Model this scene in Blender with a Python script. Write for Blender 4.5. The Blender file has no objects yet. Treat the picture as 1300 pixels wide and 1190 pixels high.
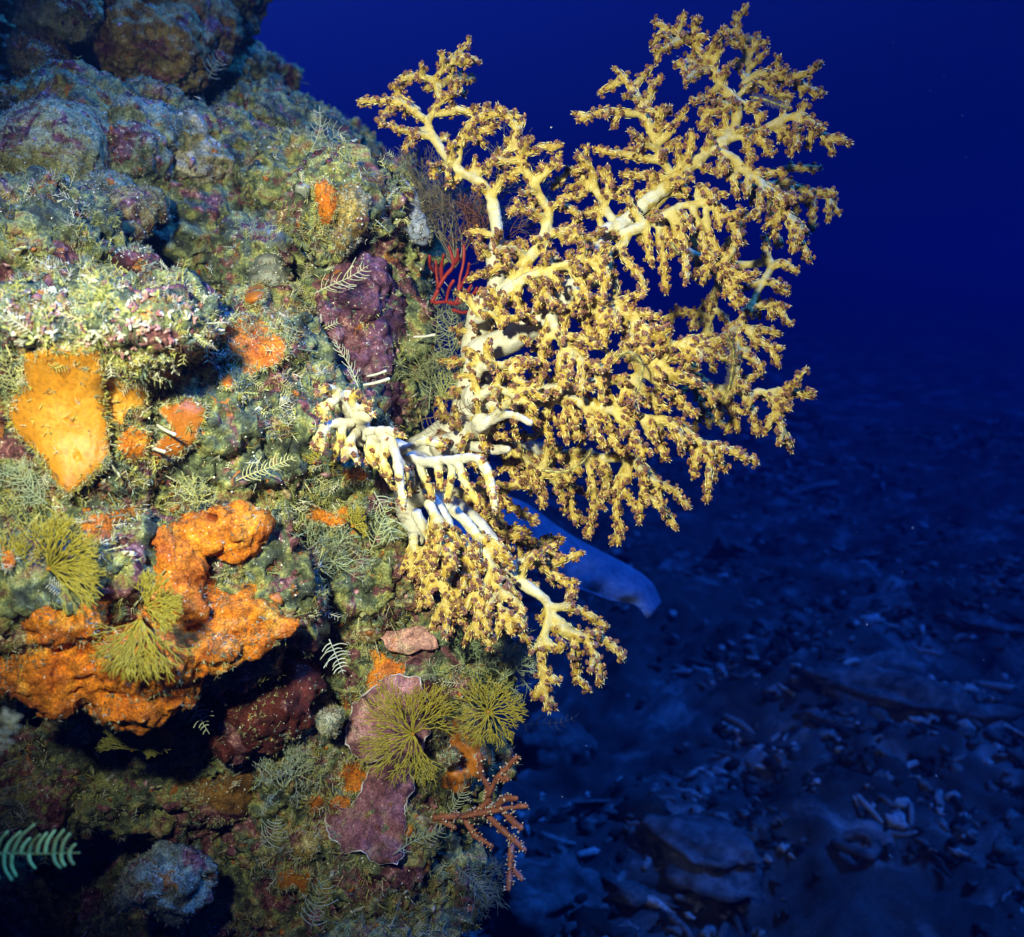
import bpy, bmesh, math, random
import numpy as np
from mathutils import Vector, Matrix
from mathutils.bvhtree import BVHTree
from mathutils.kdtree import KDTree

R = math.radians
rng = np.random.default_rng(7)
random.seed(7)
S = bpy.context.scene
COL = S.collection

# ------------------------------------------------------------------ camera
CAMZ, PITCH, FPX, CX, CY = 1.62, R(-10), 1249.0, 650.0, 595.0
cam_d = bpy.data.cameras.new('camera')
cam = bpy.data.objects.new('camera', cam_d)
COL.objects.link(cam)
cam.location = (0, 0, CAMZ)
cam.rotation_euler = (R(90) + PITCH, 0, 0)
cam_d.sensor_width = 36.0
cam_d.lens = 18.0 / math.tan(math.atan(650 / FPX))
cam_d.clip_start = 0.02
cam_d.clip_end = 500
cam_d.dof.use_dof = True
cam_d.dof.focus_distance = 1.17
cam_d.dof.aperture_fstop = cam_d.lens / 1000 / 0.0068
S.camera = cam
CM = Matrix.Translation(cam.location) @ cam.rotation_euler.to_matrix().to_4x4()
CMn = np.array(CM)

# ------------------------------------------------------------------ world: daylight filtered blue by the water
W = bpy.data.worlds.new('World')
S.world = W
W.use_nodes = True
nt = W.node_tree
nt.nodes.clear()
wo = nt.nodes.new('ShaderNodeOutputWorld')
bg = nt.nodes.new('ShaderNodeBackground')
sky = nt.nodes.new('ShaderNodeTexSky')
sky.sky_type = 'NISHITA'
sky.sun_disc = False
SUN_EL, SUN_ROT = R(60), R(95)
sky.sun_elevation = SUN_EL
sky.sun_rotation = SUN_ROT
tcw = nt.nodes.new('ShaderNodeTexCoord')
rampw = nt.nodes.new('ShaderNodeValToRGB')
mulw = nt.nodes.new('ShaderNodeMix')
mulw.data_type = 'RGBA'; mulw.blend_type = 'MULTIPLY'; mulw.inputs[0].default_value = 0.10
dotw = nt.nodes.new('ShaderNodeVectorMath')      # brighter towards the sunlit surface up and to the left
dotw.operation = 'DOT_PRODUCT'
dotw.inputs[1].default_value = (-.37, .14, .92)
nt.links.new(tcw.outputs['Generated'], dotw.inputs[0])
mapw = nt.nodes.new('ShaderNodeMapRange')
mapw.inputs['From Min'].default_value = -1; mapw.inputs['From Max'].default_value = 1
nt.links.new(dotw.outputs['Value'], mapw.inputs['Value'])
nt.links.new(mapw.outputs[0], rampw.inputs[0])
els = rampw.color_ramp.elements
els[0].position = 0.44; els[0].color = (0.012, 0.020, 0.15, 1)
els[1].position = 1.0; els[1].color = (0.30, 0.95, 3.2, 1)
for p, c in ((0.50, (0.016, 0.034, 0.28, 1)), (0.60, (0.028, 0.062, 0.60, 1)), (0.71, (0.055, 0.14, 1.5, 1))):
    e = els.new(p); e.color = c
nt.links.new(rampw.outputs[0], mulw.inputs[6])
nt.links.new(sky.outputs[0], mulw.inputs[7])
nt.links.new(mulw.outputs[2], bg.inputs['Color'])
bg.inputs['Strength'].default_value = 0.075
nt.links.new(bg.outputs[0], wo.inputs['Surface'])

# ------------------------------------------------------------------ sun (through several metres of water) and the photographer's flash
sd = bpy.data.lights.new('sun', 'SUN')
sd.energy = 4.8
sd.color = (0.03, 0.27, 1.0)
sd.angle = R(14)
sun = bpy.data.objects.new('sun', sd)
COL.objects.link(sun)
_a = SUN_ROT
sdir = Vector((math.sin(_a) * math.cos(SUN_EL), math.cos(_a) * math.cos(SUN_EL), math.sin(SUN_EL)))
sun.rotation_euler = sdir.to_track_quat('Z', 'Y').to_euler()
sun.location = (0, 0, 6)

fd = bpy.data.lights.new('camera_flash', 'SPOT')
fd.energy = 118
fd.color = (1.0, 0.94, 0.57)
fd.shadow_soft_size = 0.035
fd.spot_size = R(68)
fd.spot_blend = 1.0
flash = bpy.data.objects.new('camera_flash', fd)
COL.objects.link(flash)

S.view_settings.view_transform = 'Standard'
S.view_settings.look = 'None'
S.view_settings.exposure = 0.65
S.view_settings.gamma = 1.0
S.view_settings.use_curve_mapping = False
S.cycles.use_denoising = True
S.cycles.max_bounces = 6
S.cycles.diffuse_bounces = 2
S.cycles.glossy_bounces = 2
S.cycles.transmission_bounces = 4
S.cycles.volume_bounces = 0
S.cycles.sample_clamp_indirect = 4
S.cycles.caustics_reflective = False
S.cycles.caustics_refractive = False


def P(px, py, d):
    """world point that sits at depth d (metres along the view axis) behind a photo pixel"""
    return CM @ Vector(((px - CX) / FPX * d, -(py - CY) / FPX * d, -d))


def ray(px, py):
    o = CM.translation
    return o, (P(px, py, 1.0) - o).normalized()


def topix(V):
    """numpy world points -> photo pixels and depth"""
    Mi = np.linalg.inv(CMn)
    q = V @ Mi[:3, :3].T + Mi[:3, 3]
    d = -q[:, 2]
    return CX + q[:, 0] / d * FPX, CY - q[:, 1] / d * FPX, d


flash.location = CM @ Vector((-.27, .27, .02))
fl_dir = P(520, 435, 1.15) - flash.location
flash.rotation_euler = fl_dir.to_track_quat('-Z', 'Y').to_euler()


# ------------------------------------------------------------------ helpers
def nz(V, scale, seed=0):
    """vectorised gradient-style value noise in [-1,1]"""
    q = V * scale + seed * 17.31
    i = np.floor(q).astype(np.int64)
    f = q - i
    f = f * f * f * (f * (f * 6 - 15) + 10)
    def h(a, b, c):
        n = (a * 374761393 + b * 668265263 + c * 2147483647 + seed * 1274126177) & 0x7fffffff
        n = ((n ^ (n >> 13)) * 1274126177) & 0x7fffffff
        n = (n ^ (n >> 16)) & 0xffff
        return n / 32767.5 - 1
    out = 0
    for dx in (0, 1):
        for dy in (0, 1):
            for dz in (0, 1):
                w = (f[:, 0] if dx else 1 - f[:, 0]) * (f[:, 1] if dy else 1 - f[:, 1]) * (f[:, 2] if dz else 1 - f[:, 2])
                out = out + w * h(i[:, 0] + dx, i[:, 1] + dy, i[:, 2] + dz)
    return out


def fbm(V, scale, seed=0, oct=3):
    a, s, o = 1.0, scale, 0
    for k in range(oct):
        o = o + a * nz(V, s, seed + k)
        a *= 0.5; s *= 2.03
    return o


def link(name, me, mats, parent=None):
    o = bpy.data.objects.new(name, me)
    for m in (mats if isinstance(mats, (list, tuple)) else [mats]):
        me.materials.append(m)
    COL.objects.link(o)
    if parent: o.parent = parent
    return o


def tag(o, label=None, cat=None, group=None, kind=None):
    if label: o['label'] = label
    if cat: o['category'] = cat
    if group: o['group'] = group
    if kind: o['kind'] = kind
    return o


def thing(name, loc, label, cat, group=None):
    o = bpy.data.objects.new(name, None)
    o.empty_display_size = 0.02
    o.location = loc
    COL.objects.link(o)
    return tag(o, label, cat, group)


class Acc:
    """collects verts, faces and vertex colours for one mesh"""
    def __init__(s):
        s.v, s.f, s.c, s.n = [], [], [], 0
    def add(s, v, f, c=None):
        v = np.asarray(v, float).reshape(-1, 3)
        s.v.append(v)
        k = s.n
        s.f.extend([tuple(i + k for i in q) for q in f])
        if c is None: c = np.ones((len(v), 3))
        c = np.asarray(c, float)
        if c.ndim == 1: c = np.tile(c, (len(v), 1))
        s.c.append(c)
        s.n += len(v)
    def mesh(s, name, smooth=True, origin=None):
        me = bpy.data.meshes.new(name)
        V = np.concatenate(s.v)
        if origin is not None: V = V - np.array(origin)
        me.from_pydata(V.tolist(), [], s.f)
        C = np.concatenate(s.c)
        at = me.color_attributes.new('Col', 'FLOAT_COLOR', 'POINT')
        at.data.foreach_set('color', np.column_stack([C, np.ones(len(C))]).ravel())
        if smooth: me.polygons.foreach_set('use_smooth', np.ones(len(me.polygons), bool))
        me.update()
        return me
    def build(s, name, mats, parent=None, smooth=True):
        org = None
        if parent is not None: org = parent.location
        return link(name, s.mesh(name, smooth, org), mats, parent)


def nrm(v):
    v = np.asarray(v, float)
    return v / (np.linalg.norm(v) + 1e-12)


def spline(pts, n):
    """Catmull-Rom through rows of any width, about n samples per span"""
    p = np.asarray(pts, float)
    if len(p) == 2:
        t = np.linspace(0, 1, n + 1)[:, None]
        return p[0] * (1 - t) + p[1] * t
    q = np.vstack([2 * p[0] - p[1], p, 2 * p[-1] - p[-2]])
    out = []
    for i in range(1, len(q) - 2):
        t = np.linspace(0, 1, n, endpoint=False)[:, None]
        a, b, c, d = q[i - 1], q[i], q[i + 1], q[i + 2]
        out.append(0.5 * (2 * b + (c - a) * t + (2 * a - 5 * b + 4 * c - d) * t ** 2 + (3 * b - a - 3 * c + d) * t ** 3))
    out.append(p[-1][None])
    return np.vstack(out)


def frames(c):
    t = np.gradient(c, axis=0)
    t /= np.linalg.norm(t, axis=1)[:, None] + 1e-12
    u = np.zeros_like(c)
    a = np.array([0.3, 0.9, 0.2]) if abs(t[0] @ nrm([0.3, 0.9, 0.2])) < 0.9 else np.array([1., 0, 0])
    a = nrm(a - t[0] * (a @ t[0]))
    for i in range(len(c)):
        a = nrm(a - t[i] * (a @ t[i]))
        u[i] = a
    return t, u, np.cross(t, u)


def tube(acc, c, r, sides=6, col=None, cap=True):
    c = np.asarray(c, float); r = np.broadcast_to(np.asarray(r, float), (len(c),))
    t, u, w = frames(c)
    if cap:
        c = np.vstack([c[:1] - t[:1] * r[0] * .6, c, c[-1:] + t[-1:] * r[-1] * .6])
        r = np.concatenate([[r[0] * .45], r, [r[-1] * .45]])
        u = np.vstack([u[:1], u, u[-1:]]); w = np.vstack([w[:1], w, w[-1:]])
        if col is not None and np.ndim(col) == 2: col = np.vstack([col[:1], col, col[-1:]])
    n = len(c)
    an = np.linspace(0, 2 * math.pi, sides, endpoint=False)
    ring = c[:, None, :] + r[:, None, None] * (np.cos(an)[None, :, None] * u[:, None, :] + np.sin(an)[None, :, None] * w[:, None, :])
    f = []
    for i in range(n - 1):
        for j in range(sides):
            k = (j + 1) % sides
            f.append((i * sides + j, i * sides + k, (i + 1) * sides + k, (i + 1) * sides + j))
    f.append(tuple(range(sides - 1, -1, -1)))
    f.append(tuple((n - 1) * sides + j for j in range(sides)))
    cc = None
    if col is not None:
        cc = np.repeat(col, sides, axis=0) if np.ndim(col) == 2 else col
    acc.add(ring.reshape(-1, 3), f, cc)


def ico(sub):
    bm = bmesh.new()
    bmesh.ops.create_icosphere(bm, subdivisions=sub, radius=1)
    v = np.array([q.co[:] for q in bm.verts]); f = [tuple(x.index for x in q.verts) for q in bm.faces]
    bm.free()
    return v, f
ICO = {k: ico(k) for k in (1, 2, 3, 4)}


def remesh(acc_or_me, voxel, smooth=3, fac=0.5):
    me = acc_or_me.mesh('tmp') if isinstance(acc_or_me, Acc) else acc_or_me
    o = bpy.data.objects.new('tmp', me)
    COL.objects.link(o)
    m = o.modifiers.new('r', 'REMESH'); m.mode = 'VOXEL'; m.voxel_size = voxel; m.use_smooth_shade = True
    if smooth:
        q = o.modifiers.new('s', 'SMOOTH'); q.iterations = smooth; q.factor = fac
    dg = bpy.context.evaluated_depsgraph_get()
    out = bpy.data.meshes.new_from_object(o.evaluated_get(dg))
    bpy.data.objects.remove(o); bpy.data.meshes.remove(me)
    return out


def get_v(me):
    a = np.empty(len(me.vertices) * 3); me.vertices.foreach_get('co', a); return a.reshape(-1, 3)
def get_n(me):
    a = np.empty(len(me.vertices) * 3); me.vertices.foreach_get('normal', a); return a.reshape(-1, 3)
def set_v(me, V):
    me.vertices.foreach_set('co', V.ravel()); me.update()
def set_col(me, C):
    at = me.color_attributes.get('Col') or me.color_attributes.new('Col', 'FLOAT_COLOR', 'POINT')
    at.data.foreach_set('color', np.column_stack([C, np.ones(len(C))]).ravel())


# ------------------------------------------------------------------ materials
def newmat(name):
    m = bpy.data.materials.new(name)
    m.use_nodes = True
    n = m.node_tree
    b = n.nodes['Principled BSDF']
    return m, n, b

def node(n, kind, **kw):
    x = n.nodes.new(kind)
    for k, v in kw.items():
        if k.startswith('i_'):
            x.inputs[k[2:].replace('_', ' ')].default_value = v
        else: setattr(x, k, v)
    return x

def ramp(n, src, stops, mode='LINEAR'):
    r = n.nodes.new('ShaderNodeValToRGB')
    r.color_ramp.interpolation = mode
    e = r.color_ramp.elements
    e[0].position, e[0].color = stops[0][0], (*stops[0][1], 1) if len(stops[0][1]) == 3 else stops[0][1]
    e[1].position, e[1].color = stops[-1][0], (*stops[-1][1], 1)
    for p, c in stops[1:-1]:
        q = e.new(p); q.color = (*c, 1)
    n.links.new(src, r.inputs[0])
    return r.outputs[0]

def mix(n, fac, a, b, mode='MIX'):
    x = n.nodes.new('ShaderNodeMix'); x.data_type = 'RGBA'; x.blend_type = mode
    for s, v in ((0, fac), (6, a), (7, b)):
        if hasattr(v, 'links'): n.links.new(v, x.inputs[s])
        else: x.inputs[s].default_value = v if s == 0 else (*v, 1)
    return x.outputs[2]

def noise_out(n, scale, detail=4, rough=.55, co=None, dist=0):
    t = node(n, 'ShaderNodeTexNoise')
    t.inputs['Scale'].default_value = scale; t.inputs['Detail'].default_value = detail
    t.inputs['Roughness'].default_value = rough; t.inputs['Distortion'].default_value = dist
    if co: n.links.new(co, t.inputs['Vector'])
    return t.outputs[0]

def coords(n):
    return n.nodes.new('ShaderNodeTexCoord').outputs['Object']

def bump(n, b, src, strength, dist=.002):
    x = node(n, 'ShaderNodeBump'); x.inputs['Strength'].default_value = strength; x.inputs['Distance'].default_value = dist
    n.links.new(src, x.inputs['Height']); n.links.new(x.outputs[0], b.inputs['Normal'])

def skin(name, c0, c1, c2, scale=40, fine=400, rough=.5, bmp=.5, attr=False, spec=.5, pores=0, sss=0, mid=.5):
    """mottled living surface: broad noise between three colours, fine noise grain, optional pores"""
    m, n, b = newmat(name)
    co = coords(n)
    a = noise_out(n, scale, 5, .6, co, .6)
    col = ramp(n, a, [(.3, c0), (mid, c1), (.72, c2)])
    g = noise_out(n, fine, 3, .6, co)
    col = mix(n, 1.0, col, ramp(n, g, [(.25, (.62, .62, .62)), (.5, (1, 1, 1)), (.8, (1.25, 1.25, 1.25))]), 'MULTIPLY')
    if pores:
        v = node(n, 'ShaderNodeTexVoronoi'); v.inputs['Scale'].default_value = pores
        n.links.new(co, v.inputs['Vector'])
        pr = ramp(n, v.outputs[0], [(.08, (.25, .2, .18)), (.2, (1, 1, 1))])
        col = mix(n, 1.0, col, pr, 'MULTIPLY')
    if attr:
        at = node(n, 'ShaderNodeVertexColor'); at.layer_name = 'Col'
        col = mix(n, 1.0, col, at.outputs[0], 'MULTIPLY')
    n.links.new(col, b.inputs['Base Color'])
    b.inputs['Roughness'].default_value = rough
    b.inputs['Specular IOR Level'].default_value = spec
    if sss:
        b.inputs['Subsurface Weight'].default_value = sss
        b.inputs['Subsurface Radius'].default_value = (1, .6, .3)
        b.inputs['Subsurface Scale'].default_value = .01
    h = mix(n, .5, a, g)
    bump(n, b, h, bmp, .0025)
    return m

def vcol(name, rough=.6, fine=500, var=.35, spec=.4, island=False, sss=0):
    """colour from the vertex colours, broken up with fine noise"""
    m, n, b = newmat(name)
    co = coords(n)
    at = node(n, 'ShaderNodeVertexColor'); at.layer_name = 'Col'
    g = noise_out(n, fine, 3, .6, co)
    col = mix(n, 1.0, at.outputs[0], ramp(n, g, [(.25, (1 - var,) * 3), (.75, (1 + var,) * 3)]), 'MULTIPLY')
    n.links.new(col, b.inputs['Base Color'])
    b.inputs['Roughness'].default_value = rough
    b.inputs['Specular IOR Level'].default_value = spec
    if sss:
        b.inputs['Subsurface Weight'].default_value = sss
        b.inputs['Subsurface Radius'].default_value = (1, .7, .35)
        b.inputs['Subsurface Scale'].default_value = .006
    bump(n, b, g, .3, .001)
    return m
# ------------------------------------------------------------------ reef wall
def far_back(px, py):
    """the upper left of the reef lies farther off than the lit face below it"""
    def st(t):
        t = min(1, max(0, t)); return t * t * (3 - 2 * t)
    return 1 + .42 * st((385 - py) / 150) * st((440 - px) / 130)

def blob(acc, px, py, d, rx, ry, rd, sub=3, rot=0, lump=.16, seed=0):
    """an uneven rounded rock; radii in millimetres"""
    v, f = ICO[sub]
    k = far_back(px, py)
    d, rx, ry, rd = d * k, rx * k, ry * k, rd * k
    c = np.array(P(px, py, d))
    w = v * (1 + lump * fbm(v + seed * 3.1, 1.3, seed, 3))[:, None] * np.array([rx, rd, ry]) / 1000
    ca, sa = math.cos(R(rot)), math.sin(R(rot))
    w = np.column_stack([w[:, 0] * ca - w[:, 2] * sa, w[:, 1], w[:, 0] * sa + w[:, 2] * ca])
    acc.add(w + c, f)

WALL = [
    # great body behind, out of the frame to the left, above and down to the sea bed
    (120, 520, 1.95, 420, 620, 560, 0), (-420, 420, 1.45, 560, 430, 620, 0), (60, -420, 1.75, 350, 420, 500, 0),
    (360, 1080, 1.66, 290, 420, 330, 0), (300, 1500, 1.6, 420, 420, 420, 0), (-100, 1600, 1.3, 420, 420, 420, 0),
    (150, 2200, 1.6, 700, 520, 560, 0),
    # top shelf
    (255, -70, 1.32, 95, 100, 150, 0), (120, -60, 1.2, 120, 90, 120, 0), (380, 185, 1.62, 130, 70, 190, -20), (300, 110, 1.5, 90, 60, 120, 0),
    # band below the shelf
    (90, 210, 1.12, 160, 90, 120, 0), (270, 205, 1.16, 110, 48, 90, -8), (390, 235, 1.3, 80, 50, 90, 0),
    # middle
    (445, 275, 1.26, 72, 62, 90, 0), (455, 420, 1.3, 72, 120, 90, 0), (500, 320, 1.36, 56, 120, 80, 0), (490, 500, 1.33, 55, 80, 80, 0),
    (340, 345, 1.32, 60, 66, 70, 0), (200, 320, 1.42, 160, 120, 150, 0), (200, 60, 1.45, 110, 110, 130, 0), (-10, 60, 1.4, 110, 110, 100, 0), (30, 330, 1.02, 90, 80, 80, 0),
    (90, 425, .99, 150, 42, 95, 0), (210, 420, 1.06, 70, 40, 70, 0),
    (80, 560, 1.06, 140, 130, 105, 0), (230, 560, 1.12, 110, 140, 95, 0), (330, 540, 1.18, 110, 150, 90, 0), (330, 450, 1.2, 62, 60, 70, 0),
    (410, 590, 1.21, 80, 110, 75, 0), (450, 700, 1.24, 85, 110, 75, 0), (60, 720, 1.02, 130, 90, 90, 0),
    (250, 740, 1.1, 130, 110, 80, 0), (380, 800, 1.3, 120, 100, 80, 0),
    # right hand pillar
    (545, 850, 1.28, 108, 80, 90, 0), (540, 960, 1.3, 108, 110, 90, 0), (500, 1090, 1.27, 115, 130, 90, 0), (400, 1010, 1.28, 110, 130, 75, 0),
    (340, 1140, 1.32, 110, 100, 80, 0), (470, 1210, 1.24, 110, 90, 100, 0), (190, 1170, 1.36, 90, 60, 80, 0), (0, 1050, 1.95, 500, 420, 300, 0), (120, 1180, 1.5, 150, 60, 120, 0), (310, 950, 1.27, 95, 85, 70, 0), (180, 980, 1.3, 120, 80, 85, 0), (60, 1000, 1.25, 80, 70, 70, 0),
]
acc = Acc()
for i, (px, py, d, rx, ry, rd, ro) in enumerate(WALL):
    blob(acc, px, py, d, rx, ry, rd, 4, ro, .14, i)
wall_me = remesh(acc, 0.0085, 2)
bm = bmesh.new(); bm.from_mesh(wall_me)
# finer mesh only where the camera side can see it
Vw = get_v(wall_me)
px_, py_, d_ = topix(Vw)
vis = (px_ > -260) & (px_ < 900) & (py_ > -260) & (py_ < 1420) & (d_ < 2.1) & (d_ > .2)
bm.verts.ensure_lookup_table()
ed = [e for e in bm.edges if vis[e.verts[0].index] and vis[e.verts[1].index]]
bmesh.ops.subdivide_edges(bm, edges=ed, cuts=1, use_grid_fill=True)
bmesh.ops.triangulate(bm, faces=[f for f in bm.faces if len(f.verts) > 4])
bm.to_mesh(wall_me); bm.free()
V = get_v(wall_me); N = get_n(wall_me)
h = 0.020 * fbm(V, 9, 3, 2) + 0.012 * (1 - 2 * np.abs(fbm(V, 24, 11, 2))) + 0.0065 * fbm(V, 62, 21, 2)
pit = fbm(V, 38, 31, 2)
h -= 0.012 * np.clip(pit - .35, 0, 1)
set_v(wall_me, V + N * h[:, None])
V = get_v(wall_me); N = get_n(wall_me)
h = 0.0042 * fbm(V, 130, 41, 2) + 0.0026 * nz(V, 330, 45)
V = V + N * h[:, None]
set_v(wall_me, V)
N = get_n(wall_me)
wall_me.polygons.foreach_set('use_smooth', np.ones(len(wall_me.polygons), bool))

def wall_mat(name='reef_rock', tint=(1, 1, 1), stops=None, over=1.0, attr=False):
    m, n, b = newmat(name)
    co = coords(n)
    big = noise_out(n, 7, 4, .55, co, .4)
    med = noise_out(n, 26, 5, .6, co, .8)
    sm = noise_out(n, 95, 5, .65, co, .5)
    fine = noise_out(n, 420, 4, .7, co)
    base = ramp(n, med, [(.28, (.014, .02, .02)), (.40, (.05, .06, .035)), (.48, (.12, .15, .075)), (.55, (.30, .31, .10)), (.62, (.20, .10, .05)), (.70, (.48, .47, .27)), (.8, (.10, .05, .05))])
    if stops: base = ramp(n, med, stops)
    pink = ramp(n, sm, [(.3, (.05, .014, .02)), (.55, (.17, .06, .07)), (.75, (.42, .27, .25))])
    pm = ramp(n, noise_out(n, 16, 5, .6, co, 1.2), [(.54, (0, 0, 0)), (.60, (1, 1, 1))])
    pm = mix(n, 1.0, pm, (over, over, over), 'MULTIPLY')
    col = mix(n, pm, base, pink)
    om = ramp(n, noise_out(n, 31, 5, .62, co, 1.0), [(.64, (0, 0, 0)), (.67, (1, 1, 1))])
    col = mix(n, om, col, (.34, .12, .02))
    vm = node(n, 'ShaderNodeTexVoronoi'); vm.inputs['Scale'].default_value = 170; n.links.new(co, vm.inputs['Vector'])
    wsp = ramp(n, vm.outputs[0], [(.10, (1, 1, 1)), (.2, (0, 0, 0))])
    wm = mix(n, 1.0, wsp, ramp(n, sm, [(.45, (0, 0, 0)), (.62, (1, 1, 1))]), 'MULTIPLY')
    col = mix(n, wm, col, (.62, .62, .52))
    col = mix(n, 1.0, col, ramp(n, fine, [(.28, (.3, .3, .3)), (.5, (.95, .95, .95)), (.72, (2.0, 2.0, 1.8))]), 'MULTIPLY')
    col = mix(n, 1.0, col, ramp(n, sm, [(.3, (.35, .36, .34)), (.5, (1, 1, 1)), (.7, (1.5, 1.5, 1.35))]), 'MULTIPLY')
    col = mix(n, 1.0, col, tint, 'MULTIPLY')
    if attr:
        at = node(n, 'ShaderNodeVertexColor'); at.layer_name = 'Col'
        col = mix(n, 1.0, col, at.outputs[0], 'MULTIPLY')
    n.links.new(col, b.inputs['Base Color'])
    b.inputs['Roughness'].default_value = .75
    b.inputs['Specular IOR Level'].default_value = .3
    bump(n, b, mix(n, .5, sm, fine), .9, .004)
    return m
M_WALL = wall_mat()
wall = link('reef_wall', wall_me, M_WALL)
tag(wall, kind='structure')
BV = BVHTree.FromPolygons(V.tolist(), [tuple(p.vertices) for p in wall_me.polygons])

def hit(px, py):
    o, dr = ray(px, py)
    loc, no, i, ds = BV.ray_cast(o, dr)
    if loc is None: return None, None
    return np.array(loc), np.array(no)
# ------------------------------------------------------------------ sea bed
def floor_h(x, y):
    V = np.column_stack([x, y, np.zeros_like(x)])
    return 0.16 * nz(V, .55, 60) + 0.10 * nz(V, 1.5, 61) + 0.05 * nz(V, 4, 62) - .04 + np.clip(.055 * (y - 2.4), 0, 1.25)
def grid_floor():
    # one sheet, dense near, coarse towards the horizon
    xs = np.concatenate([np.linspace(-60, -3, 20)[:-1], np.linspace(-3, 7, 400), np.linspace(7, 60, 30)[1:]])
    ys = np.concatenate([np.linspace(-12, .6, 12)[:-1], np.linspace(.6, 9, 380), np.linspace(9, 90, 40)[1:]])
    X, Y = np.meshgrid(xs, ys)
    x, y = X.ravel(), Y.ravel()
    V3 = np.column_stack([x, y, np.zeros_like(x)])
    z = floor_h(x, y)
    near = (np.abs(x - 2) < 6) & (y < 10) & (y > 0)
    z = z + near * (0.03 * fbm(V3, 9, 70, 3) + 0.024 * fbm(V3, 26, 75, 2))
    nx, ny = len(xs), len(ys)
    f = [(j * nx + i, j * nx + i + 1, (j + 1) * nx + i + 1, (j + 1) * nx + i) for j in range(ny - 1) for i in range(nx - 1)]
    a = Acc(); a.add(np.column_stack([x, y, z]), f)
    return a
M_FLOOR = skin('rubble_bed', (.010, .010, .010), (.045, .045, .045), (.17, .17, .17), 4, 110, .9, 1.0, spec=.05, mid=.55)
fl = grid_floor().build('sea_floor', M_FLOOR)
tag(fl, kind='structure')

def rock_mesh(rx, ry, rz, seed, sub=3, lump=.3, freq=1.6):
    v, f = ICO[sub]
    q = v * (1 + lump * fbm(v + seed * 1.7, freq, seed % 50, 3))[:, None]
    return q * np.array([rx, ry, rz]), f
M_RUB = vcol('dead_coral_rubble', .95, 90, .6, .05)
a = Acc()
for g in range(15000):
    y = 1.1 + 8.5 * random.random() ** 1.6
    x = random.uniform(-.35 * y - .2, .62 * y + .6)
    patchy = float(fbm(np.array([[x, y, 0.]]), 1.7, 88, 2)[0])
    if patchy < random.uniform(-.5, .35): continue       # sand pockets stay bare
    s = random.uniform(.004, .016) * (1 + .08 * y) * (1 + .5 * max(0, patchy))
    if random.random() < .025: s *= 2.0
    z = float(floor_h(np.array([x]), np.array([y]))[0])
    rot = np.array(Matrix.Rotation(random.uniform(0, 6.28), 3, 'Z') @ Matrix.Rotation(random.uniform(-.6, .6), 3, 'X') @ Matrix.Rotation(random.uniform(-.5, .5), 3, 'Y'))
    c = random.choice([.015, .025, .045, .075, .12, .22]) * random.uniform(.7, 1.2)
    pos = np.array([x, y, z + s * .4])
    k = random.random()
    if k < .2:      # broken finger of coral
        L = s * random.uniform(2, 3.8)
        p = np.array([[-L, 0, 0], [-L * .3, s * random.uniform(-.5, .5), s * .3], [L * .4, s * random.uniform(-.6, .6), 0], [L, s * random.uniform(-.8, .8), s * random.uniform(-.4, .5)]])
        tube(a, p @ rot.T + pos, np.array([.5, .6, .5, .3]) * s, 6, (c, c, c * .95))
    else:
        flat = k > .93
        q, f = rock_mesh(s * random.uniform(.8, 1.8), s * random.uniform(.6, 1.2), s * (random.uniform(.12, .25) if flat else random.uniform(.4, .9)), g, 2, .75, 1.9)
        a.add(q @ rot.T + pos, f, (c, c, c * .95))
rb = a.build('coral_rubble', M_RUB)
tag(rb, kind='stuff')

def floor_pt(px, py):
    """point of the sea bed behind a photo pixel"""
    o, dr = ray(px, py)
    t = -o.z / dr.z
    p = o + dr * t
    for _ in range(4):
        h = float(floor_h(np.array([p.x]), np.array([p.y]))[0])
        p = o + dr * ((h - o.z) / dr.z)
    return np.array(p)

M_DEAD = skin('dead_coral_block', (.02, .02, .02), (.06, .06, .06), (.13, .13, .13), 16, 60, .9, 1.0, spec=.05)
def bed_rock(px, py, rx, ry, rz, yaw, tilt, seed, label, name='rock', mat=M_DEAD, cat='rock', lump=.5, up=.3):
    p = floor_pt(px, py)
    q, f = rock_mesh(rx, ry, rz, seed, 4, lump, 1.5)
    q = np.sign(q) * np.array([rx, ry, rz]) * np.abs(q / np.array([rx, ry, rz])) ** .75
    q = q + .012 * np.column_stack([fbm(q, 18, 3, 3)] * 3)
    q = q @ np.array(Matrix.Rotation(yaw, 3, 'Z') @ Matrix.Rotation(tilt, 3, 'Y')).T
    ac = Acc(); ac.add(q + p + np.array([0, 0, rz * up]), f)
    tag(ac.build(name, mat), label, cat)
bed_rock(890, 1085, .15, .17, .05, .5, .15, 3, 'broad pale slab of dead coral low in the blue rubble nearest the bottom')
bed_rock(1115, 772, .17, .09, .03, .2, -.15, 5, 'flat pale plate of dead coral tilted up in the middle distance of the sea bed', cat='dead coral')
bed_rock(1265, 800, .18, .10, .03, -.3, .1, 8, 'wide dim plate of dead coral at the right edge of the photo', cat='dead coral')
bed_rock(1010, 768, .10, .03, .03, .1, .1, 9, 'short bright stick of dead coral left of the tilted pale plate', cat='dead coral')
bed_rock(968, 896, .055, .04, .04, .4, 0, 12, 'small bright rounded stone alone on the dark rubble')
bed_rock(1045, 920, .09, .025, .025, -.4, .1, 14, 'pale curved stick of dead coral near the dark trench', cat='dead coral')
bed_rock(1120, 900, .34, .10, .08, -.55, 0, 17, 'long low dark ridge of rock running across the sea bed', lump=.6)
bed_rock(930, 715, .12, .10, .12, 0, .2, 19, 'pale upright lump of dead coral behind the blue plate')
bed_rock(700, 960, .13, .12, .10, .2, .1, 22, 'pale block of rubble just beyond the edge of the reef wall')
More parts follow.
